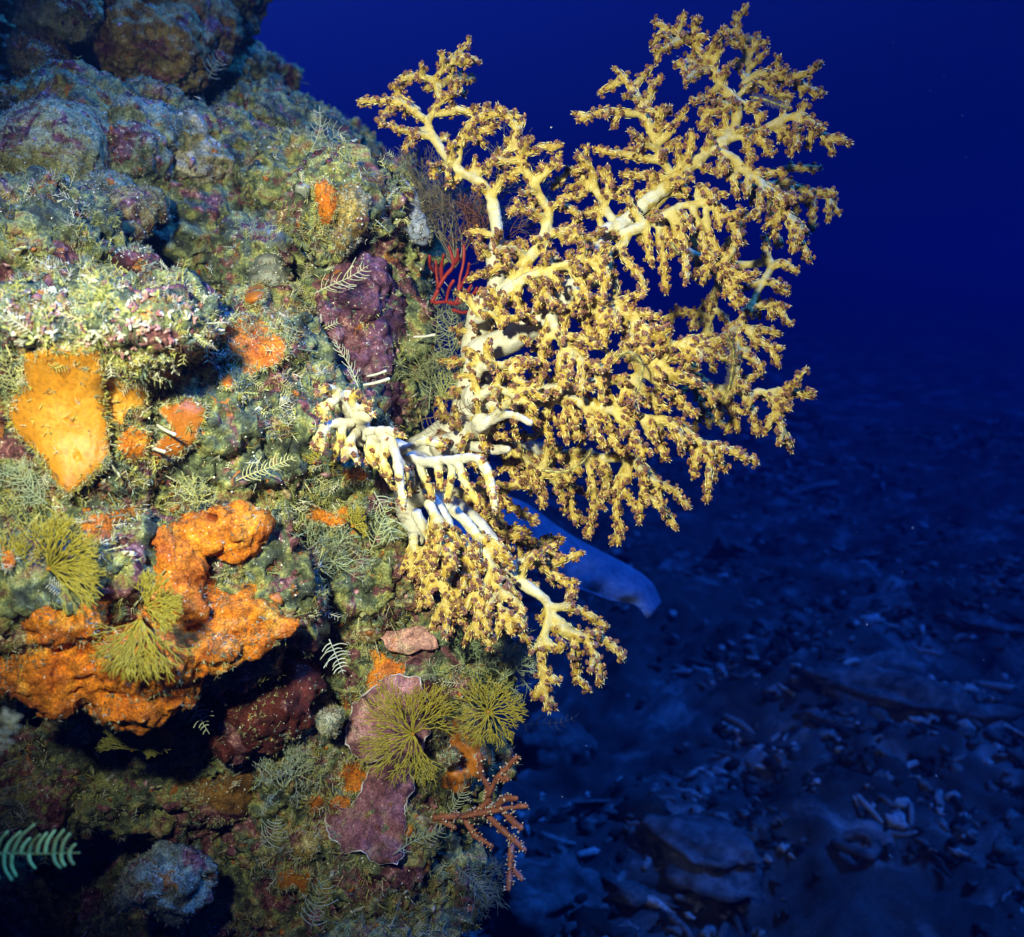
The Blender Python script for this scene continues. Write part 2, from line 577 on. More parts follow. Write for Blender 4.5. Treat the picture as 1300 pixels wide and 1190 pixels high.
bed_rock(690, 1150, .16, .12, .07, .1, .1, 25, 'lumpy pale rock at the foot of the reef wall')
# a worn ring of coral lying on the rubble
p = floor_pt(1085, 1085)
ac = Acc(); an = np.linspace(0, 2 * math.pi, 26)[:-1]
q = np.column_stack([.055 * np.cos(an), .045 * np.sin(an), .01 * np.sin(an * 2)]) + p + np.array([0, 0, .03])
q = np.vstack([q, q[:1]])
tube(ac, q, .017 * (1 + .25 * nz(q, 40, 3)), 8, cap=False)
tag(ac.build('coral_ring', M_DEAD), 'pale ring shaped piece of dead coral lying on the dark rubble', 'dead coral')

# big ear-shaped plate sponge standing beyond the soft coral
M_EAR = skin('blue_plate_sponge', (.05, .075, .13), (.075, .11, .18), (.10, .145, .22), 26, 150, .95, .9, spec=.1)
def ear():
    top = [(640, 628), (670, 640), (700, 662), (735, 685), (770, 703), (805, 722), (828, 740), (840, 765)]
    bot = [(640, 690), (665, 705), (695, 730), (720, 742), (748, 752), (775, 762), (806, 768), (822, 786)]
    T, B = spline(top, 8), spline(bot, 8)
    n = len(T); m = 14
    ac = Acc(); v = []
    for side in (0, 1):
        for i in range(n):
            for j in range(m):
                f = j / (m - 1)
                px, py = T[i] * (1 - f) + B[i] * f
                d = 2.05 + .12 * i / n - .16 * f - .05 * math.sin(f * math.pi) + .012 * math.sin(i * .5 + f * 3) + (.028 * math.sin(math.pi * min(1, max(.08, f))) + .006 if side else 0)
                v.append(P(px, py, d)[:])
    fc = []
    for s in (0, 1):
        o = s * n * m
        for i in range(n - 1):
            for j in range(m - 1):
                fc.append((o + i * m + j, o + i * m + j + 1, o + (i + 1) * m + j + 1, o + (i + 1) * m + j))
    o = n * m
    for i in range(n - 1):
        for j in (0, m - 1): fc.append((i * m + j, (i + 1) * m + j, o + (i + 1) * m + j, o + i * m + j))
    for j in range(m - 1):
        for i in (0, n - 1): fc.append((i * m + j, i * m + j + 1, o + i * m + j + 1, o + i * m + j))
    ac.add(v, fc)
    # its foot grows out of the back of the reef wall
    tube(ac, spline([np.array(P(655, 668, 2.04)), np.array(P(600, 690, 1.9)), np.array(P(480, 760, 1.62))], 6), np.linspace(.045, .07, 13), 12)
    tag(ac.build('plate_sponge', M_EAR), 'large smooth blue plate sponge growing out over open water behind the soft coral', 'plate sponge')
ear()
# ------------------------------------------------------------------ soft corals
def coral_mat():
    m, n, b = newmat('soft_coral_flesh')
    co = coords(n)
    at = node(n, 'ShaderNodeVertexColor'); at.layer_name = 'Col'
    sp = node(n, 'ShaderNodeSeparateColor'); n.links.new(at.outputs[0], sp.inputs[0])
    base = ramp(n, sp.outputs[0], [(0, (.60, .575, .47)), (.3, (.66, .61, .38)), (.55, (.58, .46, .13)), (1, (.46, .305, .038))])
    big = noise_out(n, 60, 4, .6, co, .5)
    base = mix(n, 1.0, base, ramp(n, big, [(.3, (.72, .66, .55)), (.55, (1, 1, 1)), (.8, (1.12, 1.12, 1.05))]), 'MULTIPLY')
    # pale needle-like sclerites under the skin, denser towards the tips
    v = node(n, 'ShaderNodeTexNoise'); v.inputs['Scale'].default_value = 330; v.inputs['Detail'].default_value = 2
    v.inputs['Distortion'].default_value = 1.5
    n.links.new(co, v.inputs['Vector'])
    needle = ramp(n, v.outputs[0], [(.56, (0, 0, 0)), (.66, (1, 1, 1))])
    nm = mix(n, 1.0, needle, ramp(n, sp.outputs[0], [(.35, (0, 0, 0)), (.7, (.7, .7, .7))]), 'MULTIPLY')
    col = mix(n, nm, base, (.80, .70, .30))
    n.links.new(col, b.inputs['Base Color'])
    b.inputs['Roughness'].default_value = .5
    b.inputs['Specular IOR Level'].default_value = .3
    b.inputs['Subsurface Weight'].default_value = .12
    b.inputs['Subsurface Radius'].default_value = (1, .75, .4)
    b.inputs['Subsurface Scale'].default_value = .006
    bump(n, b, mix(n, .5, big, v.outputs[0]), .9, .002)
    return m
M_CORAL = coral_mat()
M_POLYP = vcol('coral_polyps', .45, 600, .3, .5)

def _polyp_template():
    v, c = [], []
    D, E, T, I, B = (.028, .009, .006), (.11, .04, .025), (.34, .168, .10), (.19, .075, .04), (.42, .27, .05)
    for j in range(8):
        a = j * math.pi / 4; v.append((math.cos(a) * 1.0, math.sin(a) * 1.0, -1.3)); c.append(B)
    for j in range(16):
        a = j * math.pi / 8
        r, hh = (2.6, 1.25) if j % 2 == 0 else (1.55, 1.0)
        v.append((math.cos(a) * r, math.sin(a) * r, hh)); c.append(T if j % 2 == 0 else I)
    for j in range(8):
        a = j * math.pi / 4 + math.pi / 8; v.append((math.cos(a) * 1.0, math.sin(a) * 1.0, 1.25)); c.append(E)
    v.append((0, 0, .5)); c.append(D)
    f = []
    for j in range(8):
        k = (j + 1) % 8
        s0, s1, s2 = 8 + 2 * j, 8 + 2 * j + 1, 8 + (2 * j + 2) % 16
        f += [(j, s1, s0), (j, k, s1), (k, s2, s1)]
        i0, im = 24 + j, 24 + (j - 1) % 8
        f += [(s0, s1, i0), (s0, i0, im), (s1, s2, i0)]
        f.append((24 + j, 24 + k, 32))
    return np.array(v) / 1000, f, np.array(c)
PV, PF, PC = _polyp_template()
PV = PV * .84

def add_polyp(acc, p, nd, size, tint):
    nd = nrm(nd)
    a = nrm(np.cross(nd, [0.3, 0.5, 0.8])); b = np.cross(nd, a)
    th = random.uniform(0, 6.28)
    a, b = a * math.cos(th) + b * math.sin(th), b * math.cos(th) - a * math.sin(th)
    q = PV * size
    acc.add(p + q[:, :1] * a + q[:, 1:2] * b + q[:, 2:] * nd, PF, np.clip(PC * tint, 0, 1))

def add_needle(acc, p, t, nd, L, r):
    a = nrm(np.cross(t, nd)) * r; nn = nrm(nd) * r
    q = [p - t * L / 2, p + a, p + nn, p - a, p - nn, p + t * L / 2]
    acc.add(q, [(0, 2, 1), (0, 3, 2), (0, 4, 3), (0, 1, 4), (5, 1, 2), (5, 2, 3), (5, 3, 4), (5, 4, 1)], (.85, .72, .26))

def wpath(pts, d0, d1, n=5, wob=.002):
    """photo-traced polyline + depths -> smooth world polyline"""
    m = len(pts)
    ds = [p[2] if len(p) > 2 else d0 + (d1 - d0) * i / max(1, m - 1) for i, p in enumerate(pts)]
    w = np.array([P(p[0], p[1], d) for p, d in zip(pts, ds)])
    c = spline(w, n)
    c = c + wob * np.column_stack([nz(c, 40, 5), nz(c, 40, 6), nz(c, 40, 7)])
    return c

def resample(c, step):
    s = np.concatenate([[0], np.cumsum(np.linalg.norm(np.diff(c, axis=0), axis=1))])
    n = max(3, int(s[-1] / step) + 1)
    t = np.linspace(0, s[-1], n)
    return np.column_stack([np.interp(t, s, c[:, k]) for k in range(3)]), s[-1]

TOCAM = np.array([0, -1.0, .17])

class Branch:
    """one branch of a colony with its branchlets, side nubs and polyps"""
    def __init__(s, polyp=1.0, dens=1.0, flesh=0.0):
        s.tubes, s.samp, s.pol, s.need = Acc(), [], Acc(), Acc()
        s.polyp, s.dens, s.flesh = polyp, dens, flesh
    def tube(s, c, r0, r1, t0, t1):
        k = len(c)
        r = np.linspace(r0, r1, k) / 1000
        r = r * (1 + .16 * nz(c, 55, 9) + .07 * nz(c, 160, 9)) * (.88 if r0 > 5.5 else 1)
        tube(s.tubes, c, r, 9)
        for i in range(k): s.samp.append((c[i], t0 + (t1 - t0) * i / (k - 1)))
    def tint(s):
        v = random.choice((.6, .9, 1.1, 1.4)) * random.uniform(.8, 1.25)
        return np.array([v * random.uniform(.9, 1.15), v, v * random.uniform(.8, 1.3)])
    def cluster(s, p, dr, k, rad):
        for _ in range(k):
            o = nrm(np.random.default_rng(random.randrange(1 << 30)).normal(size=3))
            o = nrm(o + .55 * dr)
            add_polyp(s.pol, p + o * rad * .8, o, s.polyp * random.uniform(.65, 1.25), s.tint())
    def lets(s, c, r0, r1, t0=.55, t1=1.0, start=.15):
        """a branchlet: a tapering finger carrying stubby nubs tipped by polyps"""
        c, L = resample(c, .004)
        s.tube(c, r0, r1, t0, t1)
        t, u, w = frames(c)
        n = max(2, int(L / .0048 * s.dens))
        for i in range(n):
            f = start + (1 - start) * (i + random.random() * .6) / n
            if f > 1: f = 1
            k = min(len(c) - 1, int(f * (len(c) - 1)))
            rr = (r0 + (r1 - r0) * f) / 1000
            an = i * 2.4 + random.uniform(-.5, .5)
            pr = math.cos(an) * u[k] + math.sin(an) * w[k]
            dr = nrm(pr + t[k] * random.uniform(.35, .9))
            ln = random.uniform(.0018, .0045) * (1 if f > .3 else .7)
            q = np.array([c[k], c[k] + dr * (rr * .7 + ln * .5), c[k] + dr * (rr * .7 + ln)])
            s.tube(q, r1 * .55, r1 * .36, min(1, t0 + (t1 - t0) * f + .1), 1.0)
            s.cluster(q[-1], dr, random.choice((5, 6, 6, 7)), r1 * .0005 + .0012)
            for _ in range(3):
                a2 = random.uniform(0, 6.28)
                nd = math.cos(a2) * u[k] + math.sin(a2) * w[k]
                td = nrm(t[k] + .3 * dr + .25 * nd * random.uniform(-1, 1))
                add_needle(s.need, c[k] + nd * rr * 1.16 + t[k] * random.uniform(-.003, .003), td, nd, random.uniform(.005, .010), .00055)
        s.cluster(c[-1], t[-1], 8, r1 / 1000)
        for _ in range(4):
            o = nrm(np.array([random.uniform(-1, 1) for _ in range(3)]) + 1.4 * t[-1])
            add_needle(s.need, c[-1] + o * .004, o, np.array([o[1], o[2], o[0]]), .006, .0005)
    def auto(s, c, rm, f0, step, lmin, lmax, droop=.35, r0=4.6, r1=3.4, off=None):
        c, L = resample(c, .004)
        t, u, w = frames(c)
        x = f0 * L; i = random.randrange(9)
        while x < L * .97:
            k = min(len(c) - 1, int(x / L * (len(c) - 1)))
            an = i * 2.39 + random.uniform(-.4, .4)
            pr = math.cos(an) * u[k] + math.sin(an) * w[k]
            dr = nrm(.45 * t[k] + pr + np.array([.12, 0, -droop]) + .15 * TOCAM)
            ln = random.uniform(lmin, lmax) * 1.12
            dn = np.array([0, 0, -1.0]) * (droop * .8)
            p0 = c[k] + (pr * off[k] * .8 if off is not None else 0); p1 = p0 + dr * ln * .45; p2 = p1 + nrm(dr + dn * .7) * ln * .4; p3 = p2 + nrm(dr + dn * 1.3) * ln * .3
            s.lets(spline([p0, p1, p2, p3], 4), r0 * random.uniform(.85, 1.1), r1, .5, 1.0, .28)
            x += step * .8 * random.uniform(.6, 1.4); i += 1
    def build(s, root, voxel=.0017):
        me = remesh(s.tubes, voxel, 4, .5)
        V = get_v(me)
        kd = KDTree(len(s.samp))
        for i, (p, _) in enumerate(s.samp): kd.insert(p, i)
        kd.balance()
        tv = np.array([s.samp[kd.find(v)[1]][1] for v in V])
        tv = np.clip(tv + .12 * nz(V, 60, 3) - s.flesh, 0, 1)
        N = get_n(me)
        set_v(me, V + N * (.0006 * nz(V, 260, 4) + .0007 * nz(V, 110, 14))[:, None] - np.array(root.location))
        set_col(me, np.column_stack([tv, tv, tv]))
        me.polygons.foreach_set('use_smooth', np.ones(len(me.polygons), bool))
        b = link('branch', me, M_CORAL, root)
        if s.pol.n:
            if s.need.n:
                for v, c in zip(s.need.v, s.need.c): pass
                k = s.pol.n
                s.pol.v += s.need.v; s.pol.c += s.need.c
                s.pol.f += [tuple(i + k for i in q) for q in s.need.f]; s.pol.n += s.need.n
            pm = s.pol.mesh('polyps', False, root.location)
            po = link('polyps', pm, M_POLYP, b)
            tag(po, kind='stuff')
        return b

def colony(root, trunk, branches, voxel_t=.003, tufts=None):
    tb = Branch(); TW = []
    for pts, d0, d1, rs in trunk:
        c = wpath(pts, d0, d1, 6, .003)
        r = np.interp(np.linspace(0, 1, len(c)), np.linspace(0, 1, len(rs)), rs) / 1000
        r = r * (1 + .12 * nz(c, 30, 8))
        tube(tb.tubes, c, r, 14)
        for k, q in enumerate(c): tb.samp.append((q, .02 + .16 * (k / len(c)) ** 2))
        if tufts:
            tw = Branch(dens=.9)
            cr, L = resample(c, .004)
            tw.tube(cr[int(len(cr) * .35):], r.min() * 800, r.min() * 700, .05, .15)
            tw.auto(cr, 4, .22, tufts, .014, .028, .3, 4.2, 3.4, off=np.interp(np.linspace(0, 1, len(cr)), np.linspace(0, 1, len(r)), r))
            TW.append(tw)
    o = tb.build(root, voxel_t); o.name = 'trunk'
    for tw in TW: tw.build(root)
    for bd in branches:
        pts, d0, d1, r0, r1 = bd['m']
        b = Branch(bd.get('polyp', 1.0), bd.get('dens', 1.0), bd.get('flesh', 0))
        c = wpath(pts, d0, d1, 6)
        cr, L = resample(c, .004)
        t0, t1 = bd.get('t', (.15, .8))
        if bd.get('tip', True) and r1 < 6:
            # bare lower part, branchlet-like end
            b.tube(cr, r0, r1, t0, t1)
            k = int(len(cr) * .62)
            b.lets(cr[k:], r1 + (r0 - r1) * .3, r1, t0 + (t1 - t0) * .6, 1.0, .05)
        else:
            b.tube(cr, r0, r1, t0, t1)
        for ch in bd.get('c', []):
            i = np.argmin([np.linalg.norm(np.array(topix(q[None])[:2]).ravel() - np.array(ch[0][:2])) for q in cr])
            dm = float(topix(cr[i][None])[2][0])
            dd = random.uniform(-.035, .012)
            cc = wpath(ch, dm, dm + dd, 5)
            cc[0] = cr[i] * .6 + cc[0] * .4
            b.lets(cc, 5.2, 3.8, bd.get('ct', .5), 1.0, .22)
            if bd.get('sub', True) and random.random() < .6:
                b.auto(cc, 4, .35, .024, .010, .018, .3, 3.8, 3.0)
        if 'a' in bd:
            f0, step, lmin, lmax, dr = bd['a']
            b.auto(cr, r0, f0, step, lmin, lmax, dr)
        b.build(root)

def main_colony():
    root = thing('soft_coral', P(540, 580, 1.27), 'large bushy cream and golden soft coral reaching out over open blue water', 'soft coral')
    trunk = [
        ([(520, 590), (575, 560), (598, 525), (604, 477), (606, 440), (609, 400), (632, 374)], 1.28, 1.19, [32, 32, 27, 22, 18, 16, 13]),
        ([(604, 450), (650, 428), (687, 407), (717, 380), (737, 350), (760, 308), (790, 288)], 1.19, 1.20, [16, 17, 19, 22, 17, 13, 10]),
        ([(598, 505), (650, 508), (702, 500), (742, 487)], 1.19, 1.15, [18, 15, 12, 9]),
        ([(585, 545), (640, 562), (700, 575)], 1.22, 1.27, [17, 12, 9]),
        ([(560, 570), (604, 547), (612, 537)], 1.20, 1.13, [17, 13, 11]),
        ([(632, 374), (627, 335), (631, 295)], 1.19, 1.21, [12, 10, 9]),
    ]
    B = []
    B.append(dict(m=([(627, 330), (631, 290), (618, 238), (578, 212), (554, 181), (544, 155), (558, 128), (554, 101), (574, 77), (595, 52)], 1.21, 1.24, 10, 3.6),
        a=(.2, .03, .014, .024, 0), c=[
        [(544, 155), (531, 144), (507, 131), (480, 128), (457, 129)], [(554, 101), (527, 97), (507, 101)], [(561, 107), (581, 101, 1.27), (601, 101, 1.29)],
        [(556, 128), (578, 118)], [(507, 131), (502, 110)], [(507, 131), (490, 144), (484, 158)], [(544, 175), (517, 168), (496, 160)], [(530, 170), (514, 186)],
        [(554, 145), (578, 143), (602, 142)], [(578, 212), (583, 185), (591, 165), (615, 148), (645, 144), (660, 150)], [(612, 150), (618, 134)],
        [(598, 165), (624, 168)], [(575, 208), (560, 215), (551, 223)], [(605, 222), (625, 205), (632, 192)], [(580, 80), (596, 80)], [(626, 250), (640, 226), (655, 228)]]))
    B.append(dict(m=([(640, 372), (664, 340), (687, 305), (695, 269), (679, 239), (665, 208), (652, 181), (662, 155)], 1.18, 1.18, 11, 3.8),
        a=(.1, .02, .016, .028, .2), c=[
        [(665, 195), (685, 188), (710, 184)], [(648, 208), (628, 203)], [(679, 232), (699, 215), (710, 196)], [(652, 190), (641, 178)],
        [(690, 262), (715, 262), (735, 275)], [(692, 280), (665, 268), (655, 255)], [(690, 300), (720, 295), (750, 305)], [(670, 330), (650, 318), (628, 320)], [(655, 350), (690, 345), (705, 360)],
        [(660, 345), (640, 335), (620, 345)], [(680, 315), (700, 325), (715, 345)]]))
    B.append(dict(m=([(784, 289), (767, 262), (750, 235), (722, 213)], 1.2, 1.22, 7, 3.6), a=(.1, .018, .016, .03, .1), c=[
        [(764, 269), (774, 242), (772, 215)], [(750, 235), (735, 250), (712, 252)], [(755, 240), (750, 215), (735, 195)], [(770, 270), (740, 275), (722, 290)], [(760, 250), (785, 245), (800, 232)]]))
    B.append(dict(m=([(795, 288), (830, 262), (851, 229), (841, 202), (831, 181), (818, 141), (804, 114), (781, 87)], 1.2, 1.2, 9, 3.8), t=(.35, .9), a=(.15, .02, .016, .03, .1), c=[
        [(818, 145), (828, 111), (838, 101)], [(808, 145), (771, 141), (735, 152)], [(838, 171), (838, 155), (843, 136)], [(845, 178), (858, 158), (871, 140)],
        [(843, 205), (820, 200), (787, 193), (757, 190)], [(838, 190), (815, 180), (800, 165)], [(851, 229), (815, 222), (790, 222)], [(850, 225), (872, 200), (880, 170)], [(840, 240), (820, 245), (800, 262)]]))
    B.append(dict(m=([(784, 289), (845, 237), (880, 210), (902, 188), (928, 172), (935, 134), (915, 108), (902, 81), (885, 60), (865, 47), (831, 30)], 1.19, 1.22, 12, 3.8), t=(.2, .9), a=(.12, .018, .018, .032, .15), c=[
        [(865, 50), (848, 58), (831, 65)], [(883, 57), (881, 40), (884, 25)], [(898, 77), (878, 80), (858, 82)], [(902, 87), (885, 92), (871, 103)], [(915, 108), (895, 125), (880, 130)],
        [(932, 130), (908, 142), (890, 140)], [(922, 181), (918, 200), (914, 224)], [(928, 172), (905, 165), (895, 150)], [(880, 210), (868, 225), (872, 245)], [(860, 228), (840, 225), (822, 218)],
        [(905, 85), (912, 60), (918, 36)], [(935, 130), (955, 140), (970, 148)]]))
    B.append(dict(m=([(928, 175), (969, 165), (992, 155), (1016, 148), (1039, 165), (1057, 193)], 1.2, 1.19, 7, 3.6), t=(.5, .9), a=(.2, .022, .016, .026, .3), c=[
        [(985, 158), (996, 170), (1003, 186)], [(1013, 150), (1019, 140), (1022, 132)], [(1013, 155), (1013, 172), (1013, 189)], [(1030, 158), (1045, 162)], [(945, 172), (950, 195), (955, 200)], [(950, 170), (965, 180), (978, 196)]]))
    B.append(dict(m=([(905, 190), (935, 202), (949, 218), (969, 235), (989, 252), (1002, 286), (1024, 324)], 1.19, 1.15, 7, 3.6), t=(.5, .9), a=(.15, .022, .016, .03, .5), c=[
        [(966, 232), (967, 250), (960, 275)], [(957, 222), (975, 220), (994, 222)], [(980, 242), (988, 262), (985, 288)], [(985, 250), (1000, 250), (1008, 252)], [(1000, 280), (1012, 290), (1014, 306)], [(940, 208), (932, 230), (935, 250)]]))
    B.append(dict(m=([(925, 150), (949, 100), (949, 77), (938, 44), (934, 18)], 1.3, 1.36, 6, 3.5), t=(.5, .9), a=(.3, .02, .014, .024, 0), c=[
        [(949, 77), (955, 60), (962, 45)], [(945, 60), (930, 55), (925, 45)], [(940, 110), (965, 92), (990, 97), (1016, 97), (1040, 82)], [(989, 97), (988, 80), (990, 74)], [(998, 102), (1018, 108), (1037, 120)], [(970, 105), (985, 118), (1000, 124)]]))
    B.append(dict(m=([(790, 296), (834, 279), (870, 262), (910, 262), (945, 310)], 1.17, 1.15, 8, 3.6), t=(.3, .9), a=(.1, .016, .02, .034, .6), c=[
        [(800, 295), (790, 320), (812, 350), (818, 365)], [(834, 279), (841, 323), (845, 368)], [(861, 275), (871, 319), (870, 355)], [(880, 270), (898, 329), (892, 358)], [(895, 280), (918, 346), (936, 388)],
        [(912, 330), (930, 345), (950, 356)], [(885, 235), (895, 240), (906, 256)], [(820, 285), (822, 310), (830, 335)], [(850, 272), (860, 300), (852, 325)], [(795, 305), (775, 330), (781, 365), (782, 392)],
        [(905, 265), (925, 275), (940, 268)], [(815, 282), (800, 262), (795, 250)]]))
    B.append(dict(m=([(860, 318), (930, 338), (977, 332), (971, 355), (953, 385), (938, 411), (935, 455), (931, 495)], 1.3, 1.2, 8, 4), t=(.45, .7), a=(.5, .03, .016, .03, .35), c=[
        [(971, 357), (985, 360), (998, 371)], [(953, 390), (978, 386), (990, 395), (1003, 411)], [(940, 414), (964, 430), (980, 445), (988, 464)], [(949, 418), (970, 418), (988, 423)], [(977, 335), (972, 315), (974, 300)],
        [(940, 414), (922, 425), (905, 440)], [(936, 445), (955, 455), (968, 470)], [(975, 340), (995, 335), (1012, 345)]]))
    B.append(dict(m=([(742, 487), (802, 481), (838, 455), (857, 437), (888, 425)], 1.15, 1.11, 8, 3.6), a=(.1, .02, .016, .03, .5), c=[
        [(838, 457), (860, 455), (885, 468)], [(846, 470), (870, 478), (888, 488)], [(842, 475), (880, 485), (897, 495), (906, 512)], [(825, 478), (845, 492), (860, 505), (873, 524)], [(802, 481), (825, 505), (835, 525)],
        [(757, 487), (775, 505), (790, 525), (793, 549)], [(780, 483), (800, 500), (806, 520)], [(850, 445), (845, 430), (830, 418)], [(815, 470), (800, 455), (790, 440)], [(770, 485), (765, 465), (775, 450)], [(865, 435), (880, 445), (892, 450)]]))
    B.append(dict(m=([(850, 478, 1.25), (931, 497, 1.24), (971, 499, 1.2), (988, 527, 1.17), (990, 563, 1.15)], 1.25, 1.15, 7, 3.6), a=(.35, .026, .014, .026, .6), c=[
        [(931, 495), (945, 483), (965, 474)], [(945, 502), (957, 525), (961, 549)], [(925, 502), (930, 525), (936, 546)], [(975, 499), (994, 499), (1012, 499), (1030, 503)], [(994, 499), (1005, 490), (1010, 484)], [(900, 492), (915, 510), (910, 530)], [(985, 510), (1000, 520)]]))
    B.append(dict(m=([(690, 505), (760, 515), (816, 530), (866, 545), (897, 575), (907, 608)], 1.15, 1.13, 9, 3.6), a=(.1, .017, .02, .036, .7), c=[
        [(710, 507), (722, 520), (732, 538), (740, 558)], [(743, 512), (752, 536), (766, 565)], [(835, 532), (855, 540), (866, 568)], [(816, 536), (826, 550), (846, 583)], [(760, 520), (775, 545), (788, 575)],
        [(890, 560), (915, 566), (935, 575), (958, 585)], [(780, 525), (805, 550), (815, 580)], [(868, 548), (880, 570), (882, 595)], [(700, 510), (690, 535), (700, 560)], [(725, 512), (715, 535), (718, 560)]]))
    B.append(dict(m=([(700, 575), (750, 580), (802, 584), (816, 607), (821, 638)], 1.27, 1.14, 9, 3.6), a=(.05, .02, .018, .034, .7), t=(.05, .6), c=[
        [(795, 585), (787, 606), (782, 635), (787, 690)], [(800, 588), (790, 614), (802, 635), (809, 649)], [(806, 584), (825, 600), (838, 622)], [(812, 605), (835, 629), (845, 650), (858, 671)], [(820, 605), (846, 618), (860, 628), (873, 642)],
        [(760, 580), (770, 605), (768, 631)], [(745, 580), (754, 632), (748, 682)], [(725, 578), (722, 620), (731, 664)], [(705, 577), (700, 600), (708, 625)], [(770, 580), (785, 575), (800, 565)]]))
    B.append(dict(m=([(640, 372), (672, 352), (722, 336), (770, 330)], 1.16, 1.13, 8, 3.8), a=(.05, .014, .018, .032, .45), c=[
        [(660, 362), (655, 385), (668, 405)], [(690, 346), (692, 370), (700, 388)], [(722, 336), (735, 355), (748, 380)], [(750, 332), (765, 350), (770, 378)], [(700, 342), (690, 320), (695, 300)], [(735, 333), (740, 310), (730, 290)]]))
    B.append(dict(m=([(730, 372), (775, 388), (812, 415), (800, 452)], 1.16, 1.13, 9, 3.8), a=(.02, .014, .018, .034, .5), c=[
        [(745, 378), (742, 405), (750, 432)], [(765, 385), (770, 412), (768, 440)], [(780, 390), (805, 395), (830, 408)], [(800, 402), (825, 420), (845, 430)], [(740, 376), (720, 400), (718, 430)], [(775, 388), (800, 375), (815, 372)]]))
    B.append(dict(m=([(700, 402), (712, 430), (735, 455), (770, 470)], 1.15, 1.12, 8, 3.8), a=(.02, .014, .016, .03, .5), c=[
        [(708, 420), (690, 440), (688, 470)], [(720, 440), (712, 465), (720, 490)], [(735, 455), (740, 475), (735, 500)], [(712, 430), (735, 430), (760, 440)]]))
    B.append(dict(m=([(940, 235, 1.3), (985, 235, 1.36), (1020, 240, 1.38), (1050, 250, 1.38), (1064, 270, 1.38)], 1.3, 1.38, 6, 3.6), t=(.5, .9), a=(.1, .016, .016, .034, .5), c=[
        [(990, 233), (1000, 215), (1012, 212), (1040, 214)], [(1000, 236), (1008, 255), (1010, 285)], [(1020, 240), (1030, 260), (1032, 290)], [(975, 237), (980, 270), (990, 310)]]))
    B.append(dict(m=([(880, 300, 1.3), (910, 350, 1.37), (900, 410, 1.38), (880, 470, 1.36), (900, 540, 1.36)], 1.3, 1.36, 8, 4), t=(.5, .9), a=(.05, .02, .02, .04, .4), c=[
        [(905, 345), (930, 300), (945, 275)], [(900, 400), (870, 395), (845, 405)], [(890, 440), (920, 455), (945, 450)], [(880, 470), (850, 480), (830, 500)]]))
    B.append(dict(m=([(604, 480), (614, 466), (640, 462), (664, 470)], 1.165, 1.12, 7, 3.8), dens=.8, t=(.02, .5), ct=.3, a=(.25, .018, .014, .022, .3), c=[
        [(610, 466), (602, 452), (590, 445)], [(625, 463), (618, 446), (622, 432)], [(640, 463), (660, 456), (680, 460)], [(650, 465), (655, 480), (672, 490)]]))
    B.append(dict(m=([(602, 510), (625, 495), (650, 500), (680, 520)], 1.16, 1.11, 8, 3.8), dens=.8, t=(.02, .5), ct=.3, a=(.2, .017, .016, .026, .4), c=[
        [(610, 504), (602, 488), (600, 474)], [(625, 496), (632, 482), (630, 470)], [(640, 498), (665, 495), (690, 505)], [(655, 502), (665, 520), (680, 540)], [(630, 497), (640, 515), (655, 530)]]))
    B.append(dict(m=([(608, 545), (641, 526), (660, 530), (674, 538)], 1.13, 1.10, 8, 4.2), dens=.35, flesh=.35, t=(.0, .2), ct=.2, tip=False, c=[[(625, 533), (640, 515), (652, 510)]], sub=False))
    B.append(dict(m=([(600, 567), (625, 571), (646, 571)], 1.16, 1.13, 9, 5), dens=.3, flesh=.4, t=(.0, .15), tip=False, c=[]))
    B.append(dict(m=([(640, 560), (660, 580), (690, 600), (720, 600)], 1.22, 1.2, 8, 4), a=(.05, .014, .02, .04, .8), c=[
        [(650, 570), (650, 595), (662, 615)], [(670, 588), (680, 610), (690, 630)], [(655, 560), (660, 585), (668, 605)], [(690, 600), (700, 560), (712, 585)]]))
    B.append(dict(m=([(606, 405), (622, 395), (640, 398)], 1.165, 1.13, 7, 3.8), dens=.8, t=(.05, .5), ct=.35, a=(.2, .014, .012, .02, .2), c=[
        [(612, 400), (602, 390), (596, 378)], [(625, 396), (630, 380), (622, 365)], [(632, 397), (650, 405), (662, 400)]]))
    colony(root, trunk, B, tufts=.0075)

